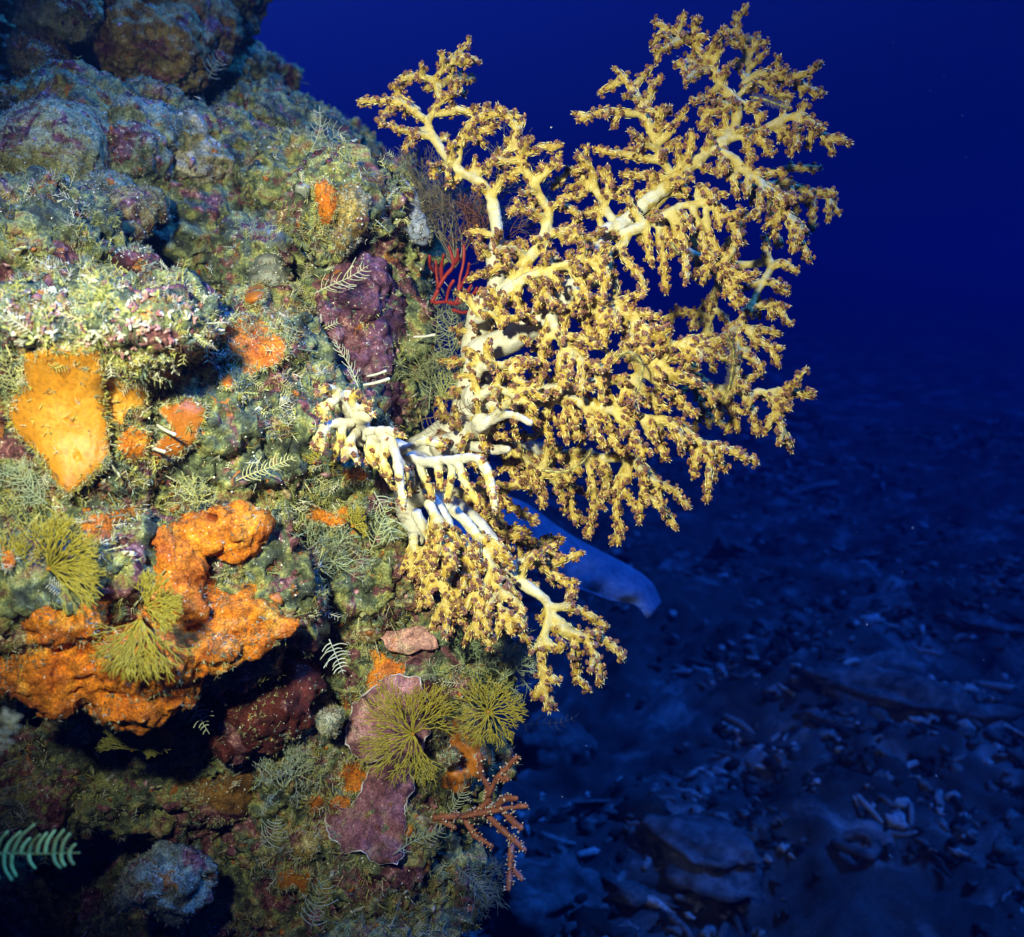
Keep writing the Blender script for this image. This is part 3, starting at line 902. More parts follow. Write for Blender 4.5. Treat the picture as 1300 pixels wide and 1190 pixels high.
def lower_colony():
    root = thing('soft_coral', P(515, 640, 1.2), 'hanging cream and brown soft coral cluster under the large coral', 'soft coral')
    trunk = [
        ([(505, 640), (525, 630), (548, 630), (570, 650)], 1.22, 1.13, [16, 15, 13, 10]),
        ([(515, 645), (526, 670), (527, 690)], 1.19, 1.16, [13, 11, 9]),
        ([(548, 630), (590, 650), (625, 690), (650, 720)], 1.16, 1.14, [12, 11, 10, 9]),
    ]
    B = [
        dict(m=([(548, 632), (566, 657), (581, 700), (596, 731), (606, 770), (607, 808)], 1.12, 1.06, 8, 3.6), t=(.05, .75), a=(.2, .012, .014, .026, .5), c=[
            [(590, 722), (602, 761), (617, 796)], [(570, 670), (558, 700), (545, 725)], [(584, 705), (570, 725), (568, 750)], [(575, 685), (600, 700), (612, 720)]]),
        dict(m=([(530, 650), (548, 690), (558, 727), (566, 765), (571, 806)], 1.14, 1.08, 8, 3.6), t=(.05, .8), a=(.2, .012, .014, .028, .5), c=[
            [(545, 690), (530, 715), (535, 735)], [(556, 722), (540, 745), (545, 768)], [(548, 700), (575, 715), (585, 735)], [(560, 740), (580, 755), (584, 780)]]),
        dict(m=([(575, 648), (600, 670), (615, 700), (628, 735), (636, 770), (648, 802)], 1.12, 1.06, 8, 3.6), t=(.08, .8), a=(.2, .012, .016, .03, .5), c=[
            [(612, 692), (600, 720), (605, 745)], [(622, 725), (612, 755), (615, 785)], [(630, 750), (655, 765), (665, 790)], [(605, 680), (630, 690), (645, 710)], [(625, 730), (645, 740), (655, 760)]]),
        dict(m=([(526, 680), (528, 705), (522, 733)], 1.15, 1.12, 7, 3.6), t=(.1, .8), a=(.2, .011, .014, .024, .4), c=[
            [(528, 700), (515, 715), (518, 735)], [(528, 705), (540, 735), (532, 772)], [(527, 700), (545, 715), (548, 735)]]),
        dict(m=([(632, 700), (660, 738), (678, 752), (697, 771), (692, 808), (690, 850), (697, 899)], 1.13, 1.08, 9, 3.8), t=(.05, .9), a=(.45, .02, .012, .018, .4), c=[
            [(697, 775), (728, 802), (752, 806), (772, 818), (791, 836)], [(728, 802), (733, 835), (732, 864)], [(742, 806), (758, 835), (764, 868)], [(702, 770), (735, 775), (768, 794)], [(692, 815), (708, 825), (715, 815)], [(660, 735), (668, 715), (690, 700)]]),
        dict(m=([(630, 700), (658, 715), (682, 705), (706, 690)], 1.15, 1.15, 7, 3.6), t=(.05, .7), a=(.3, .02, .014, .024, .3), c=[
            [(665, 715), (700, 715), (737, 704)], [(680, 712), (705, 730), (722, 745), (729, 756)], [(650, 712), (660, 735), (680, 745)], [(655, 714), (640, 735), (645, 760)]]),
        dict(m=([(565, 625), (600, 622), (631, 617), (667, 619)], 1.18, 1.2, 7, 3.6), a=(.2, .02, .016, .03, .4), c=[
            [(610, 625), (645, 640), (679, 663)], [(590, 625), (620, 645), (640, 665)], [(600, 635), (635, 672), (664, 682)], [(585, 640), (610, 655), (625, 650)]]),
        dict(m=([(600, 665), (640, 680), (668, 690), (700, 700)], 1.2, 1.24, 7, 3.6), a=(.1, .012, .02, .036, .5), c=[]),
        dict(m=([(545, 640), (556, 660), (560, 690), (580, 720)], 1.09, 1.05, 7, 3.8), t=(.05, .6), a=(.3, .010, .014, .024, .5), c=[
            [(556, 660), (575, 675), (590, 700)], [(552, 655), (545, 680), (548, 705)]]),
    ]
    colony(root, trunk, B)

def near_colony():
    root = thing('soft_coral', P(525, 585, 1.16), 'small pale soft coral with thick white fingers nearest the reef wall', 'soft coral')
    trunk = [
        ([(540, 590), (518, 578), (490, 566), (462, 553), (450, 530), (437, 505)], 1.17, 1.06, [12, 11, 11, 12, 11, 8]),
        ([(462, 553), (455, 535), (468, 528)], 1.08, 1.04, [10, 11, 9]),
    ]
    k = dict(polyp=1.0, dens=.6, flesh=.28, ct=.25, t=(.02, .4), sub=False)
    B = [
        dict(m=([(448, 525), (436, 503), (418, 508), (404, 520)], 1.06, 1.03, 6.5, 3.6), c=[[(437, 500), (448, 500), (460, 510)], [(428, 505), (415, 520), (412, 532)], [(432, 502), (420, 492), (404, 500)]], **k),
        dict(m=([(450, 528), (462, 518), (473, 525)], 1.05, 1.02, 6, 3.6), c=[[(452, 520), (445, 508), (450, 498)], [(458, 520), (470, 512)]], **k),
        dict(m=([(448, 538), (430, 537), (411, 543), (398, 564)], 1.05, 1.02, 6.5, 3.4), c=[[(436, 540), (432, 560), (426, 579)], [(415, 541), (408, 556), (410, 570)]], **k),
        dict(m=([(455, 548), (448, 560), (453, 587)], 1.05, 1.02, 6, 3.6), c=[[(449, 556), (440, 570), (438, 585)]], **k),
        dict(m=([(465, 553), (480, 555), (496, 560), (506, 592), (511, 645)], 1.06, 1.0, 8, 3.8), c=[[(478, 555), (484, 589), (499, 616)], [(474, 552), (468, 575), (476, 592)], [(490, 560), (488, 590), (494, 606)], [(503, 580), (515, 600), (512, 615)]], **k),
        dict(m=([(466, 548), (485, 546), (509, 553)], 1.05, 1.02, 6, 3.6), c=[[(480, 547), (490, 555), (500, 565)]], **k),
        dict(m=([(508, 573), (525, 566), (540, 560), (562, 563)], 1.09, 1.04, 6, 3.8), c=[], **k),
        dict(m=([(510, 575), (535, 586), (560, 586), (585, 582), (605, 584), (620, 603), (627, 648)], 1.1, 1.0, 7.5, 3.8), c=[[(530, 586), (538, 608), (549, 633)], [(573, 585), (574, 605), (570, 633)], [(582, 588), (590, 612), (605, 639)], [(610, 590), (622, 610), (620, 625)], [(556, 587), (556, 604), (560, 618)]], **k),
        dict(m=([(500, 572), (512, 590), (520, 605)], 1.1, 1.05, 6, 3.6), c=[[(512, 590), (522, 612), (520, 625)]], **k),
    ]
    colony(root, trunk, B)

main_colony(); lower_colony(); near_colony()
# ------------------------------------------------------------------ growths on the reef wall
PATCHES = []
def surf_depth(px, py, default=1.2):
    l, n = hit(px, py)
    if l is None: return default
    return float(topix(l[None])[2][0])

def patch(name, outline, thick, mat, label, cat, lump=.25, col=(1, 1, 1), rim=None, pits=(), dmin=None, seed=0, lift=0, edge=.3, ruffle=0, group=None, rag=.13):
    """an encrusting sheet or cushion that follows the rock below it, with real thickness"""
    o = np.array(outline, float)
    cen = o.mean(0)
    M, K = max(40, int(len(o) * 7)), 15
    cl = spline(np.vstack([o, o[:1]]), 8)[:-1]
    thick *= .72
    s = np.concatenate([[0], np.cumsum(np.linalg.norm(np.diff(np.vstack([cl, cl[:1]]), axis=0), axis=1))])
    t = np.linspace(0, s[-1], M, endpoint=False)
    cc = np.vstack([cl, cl[:1]])
    b = np.column_stack([np.interp(t, s, cc[:, 0]), np.interp(t, s, cc[:, 1])])
    size = np.sqrt(np.ptp(o[:, 0]) * np.ptp(o[:, 1]))
    q2 = np.column_stack([b / 1000, np.full(M, seed * .31)])
    jag = 1 + rag * fbm(q2, 75, seed, 3)
    pts = np.array([[cen + (b[j] - cen) * (k / K) ** .85 * (1 + (jag[j] - 1) * (k / K) ** 3) for j in range(M)] for k in range(1, K + 1)])
    D = np.full((K, M), np.nan)
    for k in range(K):
        for j in range(M):
            l, n = hit(*pts[k, j])
            if l is not None: D[k, j] = topix(l[None])[2][0]
    med = np.nanmedian(D)
    D = np.where(np.isnan(D), med, D)
    D = np.clip(D, med - .07, med + .06)
    for _ in range(10):
        up = np.vstack([np.tile(D[:1].mean(), (1, M)), D[:-1]]); dn = np.vstack([D[1:], D[-1:]])
        D = .5 * D + .125 * (up + dn + np.roll(D, 1, 1) + np.roll(D, -1, 1))
    rr = (np.arange(1, K + 1) / K)[:, None]
    gx, gy = (pts[:, :, 0] - cen[0]) / size, (pts[:, :, 1] - cen[1]) / size
    Q = np.column_stack([np.ones(K * M), gx.ravel(), gy.ravel(), gx.ravel() ** 2, gy.ravel() ** 2, (gx * gy).ravel()])
    fit = (Q @ np.linalg.lstsq(Q, D.ravel(), rcond=None)[0]).reshape(K, M)
    wf = .95 - .4 * rr ** 3
    D = D * (1 - wf) + fit * wf - .003 - lift / 1000
    prof = np.clip(1 - rr ** 3.2, 0, 1) ** .5 * (1 - edge) + edge
    q3 = np.column_stack([pts.reshape(-1, 2) / 1000, np.full(K * M, seed * .37)])
    bumpy = (fbm(q3, 28, seed, 3) * lump + .35 * lump * nz(q3, 120, seed + 5)).reshape(K, M)
    h = thick / 1000 * (prof + bumpy * np.minimum(1, (1 - rr) * 4 + .25))
    if ruffle: h = h + rr ** 4 * ruffle / 1000 * np.sin(np.arange(M) * 12 * math.pi / M * 1.5 + seed)[None]
    C = np.tile(np.array(col, float), (K, M, 1))
    if rim is not None: C[-1] = rim; C[-2] = .3 * np.array(rim) + .7 * C[-2]
    for (x, y, r, dep) in pits:
        e = np.hypot(pts[:, :, 0] - x, pts[:, :, 1] - y)
        h = h - dep / 1000 * np.clip(1.35 - e / r, 0, 1) + .0016 * np.exp(-((e - 1.7 * r) / (.5 * r)) ** 2)
    v = [P(*cen, D[0].mean() - h[0].mean())]
    for k in range(K):
        for j in range(M): v.append(P(*pts[k, j], D[k, j] - h[k, j]))
    for j in range(M):
        x = cen + (pts[-1, j] - cen) * .985
        v.append(P(*x, D[-1, j] - h[-1, j] + .004))
    for j in range(M):
        x = cen + (pts[-1, j] - cen) * .9
        v.append(P(*x, D[-1, j] + .03))
    f = [(0, 1 + j, 1 + (j + 1) % M) for j in range(M)]
    for k in range(K + 1):
        for j in range(M):
            a0, a1 = 1 + k * M + j, 1 + k * M + (j + 1) % M
            f.append((a0, a0 + M, a1 + M, a1))
    a = Acc()
    cm = np.vstack([C[0].mean(0)[None], C.reshape(-1, 3), C[-1], C[-2]])
    a.add([list(x) for x in v], f, cm)
    ob = a.build(name, mat)
    if label: tag(ob, label, cat, group)
    if rim is not None:
        ra = Acc(); E = get_v(ob.data)[1 + (K - 1) * M:1 + K * M]
        E = np.vstack([E, E[:1]]) - np.array(nrm(E.mean(0) - np.array(CM.translation))) * .0012
        tube(ra, E, .0009 * np.clip(.75 + 1.1 * nz(E, 60, 3) + .5 * nz(E, 190, 4), .12, 1.8), 6, (.60, .55, .54), cap=False)
        ra.build('rim', M_POLYP, ob)
    if name == 'sponge': PATCHES.append(get_v(ob.data)[1:1 + K * M].reshape(K, M, 3))
    return ob, float(med)

def stone(name, label, blobs, mat, voxel=.005, amp=.011, turfy=0, seed=0, cat='boulder', kind=None, group=None):
    a = Acc()
    for i, bl in enumerate(blobs):
        px, py, d, rx, ry, rd = bl[:6]
        blob(a, px, py, d, rx, ry, rd, 3, bl[6] if len(bl) > 6 else 0, .14, seed + i)
    me = remesh(a, voxel, 2)
    V = get_v(me); N = get_n(me)
    h = amp * fbm(V, 24, seed + 3, 3) + amp * .45 * (1 - 2 * np.abs(fbm(V, 55, seed + 4, 2))) - amp * 1.1 * np.clip(fbm(V, 48, seed + 6, 2) - .4, 0, 1)
    V = V + N * h[:, None]
    set_v(me, V); N = get_n(me)
    V = V + N * (amp * .24 * fbm(V, 130, seed + 9, 3))[:, None]
    set_v(me, V)
    set_col(me, np.ones((len(V), 3)))
    me.polygons.foreach_set('use_smooth', np.ones(len(me.polygons), bool))
    o = link(name, me, mat)
    tag(o, label, cat, group, kind)
    EXTRA.append(me)
    return o
EXTRA = []

M_OCHRE = wall_mat('ochre_growth', (1, 1, 1), [(.3, (.07, .05, .02)), (.45, (.22, .145, .035)), (.58, (.34, .25, .08)), (.72, (.44, .38, .2))])
M_KHAKI = wall_mat('khaki_growth', (1, 1, 1), [(.25, (.09, .10, .05)), (.42, (.27, .27, .11)), (.6, (.40, .39, .19)), (.75, (.46, .47, .34))])
M_GREY = wall_mat('grey_growth', (.95, 1, 1), [(.28, (.04, .06, .045)), (.45, (.15, .18, .12)), (.6, (.30, .34, .22)), (.75, (.46, .5, .36))])
M_MOTTLE = wall_mat('mottled_growth', (1, 1, 1), [(.3, (.08, .07, .04)), (.45, (.28, .24, .10)), (.58, (.5, .47, .34)), (.72, (.34, .17, .13))])
M_ORANGE = wall_mat('orange_sponge', (1, 1, 1), [(.25, (.30, .055, .006)), (.40, (.52, .13, .007)), (.58, (.62, .20, .009)), (.75, (.62, .36, .06))], .25, True)
M_GOLD = skin('golden_sponge', (.40, .145, .008), (.56, .235, .010), (.62, .32, .04), 18, 260, .55, .5, attr=True, spec=.6)
M_BROWN = skin('orange_brown_sponge', (.34, .09, .006), (.46, .14, .008), (.52, .18, .015), 25, 420, .45, .4, attr=True)
M_PINK = wall_mat('pink_crust', (1, 1, 1), [(.28, (.20, .07, .09)), (.42, (.36, .15, .18)), (.56, (.46, .23, .25)), (.72, (.38, .30, .22))], .4, True)
M_PURPLE = wall_mat('purple_crust', (1, 1, 1), [(.3, (.03, .012, .03)), (.45, (.09, .03, .06)), (.58, (.17, .07, .11)), (.72, (.3, .2, .22))])
M_BLUEG = skin('blue_grey_sponge', (.16, .20, .28), (.28, .32, .42), (.42, .46, .55), 40, 300, .7, .7)
M_MAROON = wall_mat('maroon_sponge', (1, 1, 1), [(.3, (.012, .004, .004)), (.45, (.06, .010, .008)), (.58, (.12, .022, .016)), (.72, (.2, .08, .05))])
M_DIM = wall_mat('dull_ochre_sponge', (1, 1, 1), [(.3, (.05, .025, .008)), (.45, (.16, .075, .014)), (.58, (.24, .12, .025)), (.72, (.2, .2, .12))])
M_TUNIC = skin('grey_tunicate', (.05, .06, .05), (.14, .15, .12), (.26, .27, .21), 70, 380, .4, .8, pores=150)
M_WHITE = skin('white_sponge', (.2, .22, .16), (.4, .42, .32), (.6, .6, .5), 60, 300, .6, .6)

# boulders of the upper reef
stone('boulder', 'ochre brown boulder at the top of the reef wall, crusted and overhanging a dark gap', [(195, 66, 1.2, 70, 56, 80), (245, 40, 1.26, 48, 70, 70), (160, 30, 1.2, 40, 40, 60)], M_OCHRE, seed=101)
stone('boulder', 'yellow green blurred boulder in the top left corner of the reef', [(85, 12, 1.1, 34, 38, 50), (60, 25, 1.1, 26, 24, 40)], M_KHAKI, seed=111)
stone('boulder', 'small brown green knob of rock below the yellow boulder at upper left', [(52, 72, 1.1, 26, 20, 40)], M_OCHRE, seed=121)
stone('boulder', 'large smooth khaki boulder with grey top at the left edge', [(62, 196, .98, 58, 46, 70), (20, 205, .98, 40, 40, 60), (100, 170, 1.0, 36, 30, 50)], M_KHAKI, amp=.004, seed=131)
stone('boulder', 'pale green rounded boulder just right of the large khaki boulder', [(172, 200, 1.04, 34, 40, 50), (190, 170, 1.06, 36, 30, 50)], M_GREY, seed=141)
stone('boulder', 'mottled white and pink lumpy boulder in the middle of the upper band', [(235, 190, 1.09, 38, 34, 50), (265, 215, 1.1, 36, 28, 50)], M_MOTTLE, seed=151)
stone('boulder', 'brown knobbly boulder at the right end of the upper band', [(318, 195, 1.15, 38, 28, 50), (340, 205, 1.15, 20, 18, 40), (290, 205, 1.15, 30, 30, 40)], M_OCHRE, seed=161)
stone('boulder', 'pale blue grey stone tucked under the large khaki boulder', [(128, 250, .98, 30, 18, 40)], M_GREY, seed=171)
stone('sponge', 'round brown orange sponge lump with a dark hollow on the shaded shelf', [(165, 275, 1.0, 24, 28, 36), (190, 262, 1.0, 16, 20, 30), (160, 298, 1.0, 18, 14, 30)], M_OCHRE, amp=.004, voxel=.004, seed=181, cat='sponge')
stone('sponge', 'dark red knobbly sponge below the round brown orange lump', [(165, 335, 1.0, 16, 14, 26), (188, 338, 1.0, 12, 16, 26), (178, 325, 1.0, 12, 12, 26)], M_MAROON, amp=.004, voxel=.004, seed=186, cat='sponge')
stone('sponge', 'ochre cushion sponge beside the upright orange sponge on the shoulder', [(448, 268, 1.17, 22, 34, 28), (440, 300, 1.17, 14, 16, 24)], M_OCHRE, amp=.005, voxel=.004, seed=191, cat='sponge')
stone('sponge', 'blue grey lobed sponge on the outer edge of the wall beside the large soft coral', [(515, 262, 1.27, 18, 30, 24), (528, 288, 1.27, 17, 20, 24), (508, 242, 1.27, 11, 16, 18), (538, 300, 1.28, 10, 12, 20)], M_BLUEG, amp=.005, voxel=.004, seed=201, cat='sponge')
stone('coralline_crust', 'knobbly purple coralline crust covering the corner of the wall', [(430, 420, 1.22, 26, 40, 34), (458, 370, 1.23, 36, 40, 36), (470, 450, 1.24, 34, 46, 36), (490, 400, 1.26, 26, 56, 34), (485, 510, 1.26, 30, 34, 36), (445, 470, 1.22, 20, 22, 24)], M_PURPLE, amp=.009, voxel=.004, seed=211, cat='crust')
stone('tunicate', 'translucent grey lacy tunicate in the dark recess', [(335, 330, 1.2, 34, 40, 24), (343, 352, 1.2, 24, 28, 20)], M_TUNIC, amp=.004, voxel=.004, seed=221, cat='tunicate')
stone('sponge', 'dark maroon crusted sponge in the hollow left of the pink plate', [(330, 905, 1.17, 62, 44, 40), (370, 870, 1.19, 40, 30, 36), (300, 940, 1.17, 30, 20, 30)], M_MAROON, amp=.009, seed=231, cat='sponge')
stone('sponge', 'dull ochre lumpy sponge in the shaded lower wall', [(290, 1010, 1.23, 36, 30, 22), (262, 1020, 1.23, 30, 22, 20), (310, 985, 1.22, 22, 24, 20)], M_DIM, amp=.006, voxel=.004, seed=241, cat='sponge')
stone('boulder', 'dark green rounded boulder at the foot of the wall', [(215, 1115, 1.14, 50, 40, 40)], M_GREY, seed=251)
stone('sponge', 'speckled dark brown ball sponge right of the pink plate', [(545, 882, 1.19, 24, 26, 24)], M_MAROON, amp=.002, voxel=.003, seed=261, cat='sponge')
stone('tunicate', 'tiny green ball tunicate right of the large yellow fan', [(571, 960, 1.15, 9, 8, 9)], M_GREY, amp=.001, voxel=.002, seed=271, cat='tunicate')
stone('sponge', 'small white spotted cone sponge left of the pink plate', [(418, 920, 1.16, 14, 15, 16), (424, 910, 1.16, 10, 10, 10)], M_WHITE, amp=.005, voxel=.003, seed=281, cat='sponge')
stone('sponge', 'brownish orange upright sponge beneath the smaller yellow fan', [(592, 930, 1.2, 20, 34, 24), (580, 985, 1.2, 14, 22, 22), (604, 965, 1.2, 16, 20, 22)], M_BROWN, amp=.004, voxel=.004, seed=291, cat='sponge')
stone('soft_coral', 'yellow lobed soft coral at the left edge with a blunt frayed end', [(10, 250, .8, 18, 9, 14), (30, 262, .8, 14, 8, 12), (45, 255, .8, 8, 6, 8), (40, 272, .8, 7, 5, 8), (22, 240, .8, 8, 6, 8)], M_OCHRE, amp=.004, voxel=.003, seed=301, cat='soft coral')

# the big orange sponge with its lobes and dark hollow
def big_sponge():
    BL = [(212, 722, 1.0, 32, 44, 34), (262, 672, 1.02, 34, 22, 30), (305, 678, 1.03, 30, 24, 30), (205, 770, .99, 40, 30, 36),
          (85, 785, .95, 46, 34, 36), (118, 838, .97, 62, 42, 40), (62, 850, .97, 44, 46, 40), (190, 838, .98, 54, 36, 40), (248, 825, 1.0, 46, 32, 36),
          (308, 795, 1.02, 42, 27, 32), (352, 797, 1.02, 28, 13, 18, 8), (298, 762, 1.05, 38, 26, 24), (165, 888, .99, 54, 24, 32), (210, 880, 1.0, 40, 22, 30), (325, 720, 1.06, 24, 32, 22), (285, 735, 1.08, 60, 46, 24), (240, 770, 1.03, 40, 40, 34)]
    a = Acc()
    for i, bl in enumerate(BL): blob(a, bl[0], bl[1], bl[2] + .010, bl[3], bl[4], bl[5] * .85, 3, bl[6] if len(bl) > 6 else 0, .2, 400 + i)
    me = remesh(a, .0034, 4)
    V = get_v(me); N = get_n(me)
    V = V + N * (.008 * fbm(V, 26, 41, 3) + .0036 * (1 - 2 * np.abs(fbm(V, 70, 44, 2))) + .0016 * fbm(V, 210, 47, 2))[:, None]
    x, y, d = topix(V)
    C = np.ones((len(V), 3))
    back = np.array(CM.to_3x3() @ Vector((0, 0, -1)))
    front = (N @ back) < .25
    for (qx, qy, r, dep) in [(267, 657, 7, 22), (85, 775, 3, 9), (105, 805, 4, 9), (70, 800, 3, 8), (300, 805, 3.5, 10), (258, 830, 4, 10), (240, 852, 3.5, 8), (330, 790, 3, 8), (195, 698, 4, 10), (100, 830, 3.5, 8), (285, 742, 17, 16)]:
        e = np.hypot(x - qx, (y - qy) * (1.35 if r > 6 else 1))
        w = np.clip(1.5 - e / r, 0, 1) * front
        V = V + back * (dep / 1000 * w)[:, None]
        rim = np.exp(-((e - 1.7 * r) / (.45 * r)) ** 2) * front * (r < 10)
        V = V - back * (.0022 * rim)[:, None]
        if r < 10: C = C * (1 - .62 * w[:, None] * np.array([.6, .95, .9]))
    set_v(me, V)
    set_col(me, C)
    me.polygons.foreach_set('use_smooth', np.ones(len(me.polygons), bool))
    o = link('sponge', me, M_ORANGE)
    tag(o, 'massive orange sponge with lumpy lobes, open pores and a dark hollow, overhanging the lower wall', 'sponge')
    EXTRA.append(me)
big_sponge()

patch('sponge', [(30, 446), (80, 440), (128, 446), (133, 500), (138, 550), (137, 585), (110, 612), (80, 628), (64, 600), (45, 575), (15, 545), (14, 510), (28, 490)], 16, M_GOLD,
      'large smooth golden sponge sheet with two small black pores', 'sponge', .16, pits=[(98, 580, 3.6, 9), (126, 575, 3.0, 8), (80, 535, 3.5, 2)], seed=1, rag=.035, lift=9)
patch('sponge', [(126, 485), (140, 474), (158, 480), (176, 474), (187, 495), (182, 515), (160, 530), (155, 545), (138, 535), (130, 510)], 13, M_GOLD,
      'light orange wrinkled lobe sponge touching the golden sheet', 'sponge', .45, seed=2)
patch('sponge', [(150, 545), (172, 541), (190, 556), (186, 582), (160, 584), (148, 565)], 5, M_ORANGE, 'small orange sponge fringe under the wrinkled lobe', 'sponge', .5, seed=3)
patch('sponge', [(200, 520), (222, 512), (238, 502), (258, 516), (256, 540), (240, 570), (215, 588), (195, 590), (190, 570), (212, 552), (216, 540)], 14, M_BROWN,
      'orange brown bean shaped sponge right of the wrinkled lobe', 'sponge', .18, seed=4)
patch('sponge', [(200, 462), (212, 458), (222, 475), (231, 486), (205, 486)], 8, M_ORANGE, 'small orange wedge sponge above the bean shaped sponge', 'sponge', .25, seed=5)
patch('sponge', [(150, 462), (170, 455), (198, 458), (196, 474), (165, 474)], 6, M_OCHRE, 'mustard granular crust sponge between the golden sheet and small orange wedge', 'sponge', .4, seed=6)
patch('sponge', [(286, 410), (305, 400), (330, 404), (348, 420), (367, 434), (360, 458), (330, 470), (305, 480), (290, 455), (282, 430)], 15, M_ORANGE,
      'bright orange sponge cushion alone on the green turf', 'sponge', .35, pits=[(322, 425, 3, 6)], seed=7)
patch('sponge', [(284, 476), (292, 474), (299, 490), (288, 492), (279, 488)], 8, M_ORANGE, 'small orange nub below the bright orange cushion', 'sponge', .2, seed=8)
patch('sponge', [(398, 232), (412, 226), (424, 238), (430, 255), (424, 275), (410, 288), (402, 270), (400, 250)], 12, M_ORANGE,
      'upright orange sponge on the shoulder of the wall below the feather hydroid', 'sponge', .3, seed=9)
patch('sponge', [(312, 365), (330, 360), (338, 372), (325, 388), (310, 385)], 8, M_BROWN, 'dull orange sponge beneath the grey tunicate', 'sponge', .3, seed=10)
patch('sponge', [(384, 646), (398, 642), (420, 650), (438, 644), (440, 660), (425, 672), (410, 664), (392, 662)], 12, M_ORANGE, 'row of orange sponge nubs under the small pale soft coral', 'sponge', .5, seed=11)
patch('sponge', [(432, 596), (452, 592), (470, 600), (462, 612), (440, 610)], 10, M_ORANGE, 'small round orange sponge behind the small pale soft coral', 'sponge', .2, seed=12)
patch('sponge', [(110, 655), (140, 648), (172, 642), (176, 655), (150, 668), (140, 690), (105, 690), (100, 672)], 10, M_ORANGE, 'orange crust sponge above the feathery yellow fans at left', 'sponge', .4, seed=13)
patch('sponge', [(466, 824), (480, 822), (500, 838), (516, 846), (512, 866), (490, 872), (468, 885), (464, 860), (474, 845)], 12, M_ORANGE, 'orange sponge directly above the pink plate', 'sponge', .3, seed=14)
patch('sponge', [(430, 888), (445, 876), (458, 880), (456, 895), (440, 906)], 10, M_ORANGE, 'orange sponge at the upper left corner of the pink plate', 'sponge', .3, seed=15)
patch('sponge', [(431, 985), (442, 966), (462, 970), (468, 985), (460, 1004), (438, 1006)], 14, M_ORANGE, 'round bright orange sponge between the two pink plates', 'sponge', .12, seed=16)
patch('sponge', [(390, 1012), (405, 1009), (414, 1020), (404, 1033), (392, 1028)], 11, M_ORANGE, 'small round orange sponge left of the lower pink plate', 'sponge', .12, seed=17)
patch('sponge', [(416, 1016), (432, 1010), (447, 1014), (443, 1030), (420, 1030)], 9, M_ORANGE, 'orange crust sponge on the top edge of the lower pink plate', 'sponge', .3, seed=18)
patch('sponge', [(512, 1048), (522, 1044), (524, 1060), (512, 1064)], 8, M_ORANGE, 'tiny orange sponge at the right edge of the lower pink plate', 'sponge', .2, seed=19)
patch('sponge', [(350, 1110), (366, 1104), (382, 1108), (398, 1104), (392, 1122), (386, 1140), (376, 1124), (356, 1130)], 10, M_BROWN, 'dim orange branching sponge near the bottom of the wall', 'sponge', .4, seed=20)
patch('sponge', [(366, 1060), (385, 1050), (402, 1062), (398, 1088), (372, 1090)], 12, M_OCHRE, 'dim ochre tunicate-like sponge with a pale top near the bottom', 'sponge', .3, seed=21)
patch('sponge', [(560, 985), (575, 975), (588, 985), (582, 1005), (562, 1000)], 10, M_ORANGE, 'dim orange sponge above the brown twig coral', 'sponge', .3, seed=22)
patch('sponge', [(0, 690), (14, 695), (20, 715), (5, 722)], 10, M_ORANGE, 'orange sponge fragment at the left edge under the yellow fans', 'sponge', .3, seed=23)
patch('sponge', [(188, 932), (210, 924), (225, 938), (212, 952), (192, 950)], 12, M_ORANGE, 'dim orange sponge knob under the massive orange sponge', 'sponge', .3, seed=24, dmin=1.0)

patch('plate_coral', [(440, 925), (446, 905), (450, 890), (470, 880), (486, 866), (508, 858), (526, 862), (540, 875), (545, 900), (540, 940), (515, 965), (490, 960), (465, 965), (445, 950)], 20, M_PINK,
      'pink plate crust with a white rim behind the large yellow fan', 'plate coral', .3, rim=(1, 1, 1), seed=30, ruffle=6, edge=.8, rag=.1)
patch('plate_coral', [(411, 1030), (420, 1022), (438, 1030), (455, 1010), (470, 975), (478, 950), (512, 960), (524, 990), (512, 1035), (515, 1060), (508, 1085), (478, 1097), (458, 1080), (440, 1084), (420, 1060)], 17, M_PINK,
      'dusky pink folded plate crust with a white lower rim, beneath the large yellow fan', 'plate coral', .7, rim=(.6, .55, .6), col=(.6, .55, .6), seed=31, ruffle=7, edge=.7, rag=.11)
patch('plate_coral', [(475, 806), (500, 800), (530, 796), (552, 806), (555, 822), (535, 826), (515, 832), (495, 826)], 16, M_PINK,
      'salmon pink bare plate crust under the hanging soft coral', 'plate coral', .4, col=(1.2, 1.3, 1.05), seed=32, edge=.8)

# ------------------------------------------------------------------ fans, feathers and bushes
M_FAN = vcol('yellow_fan', .6, 500, .3, .3)
M_HYD = vcol('hydroid', .6, 500, .35, .35)
M_TWIG = vcol('twig_coral', .55, 420, .4, .4)

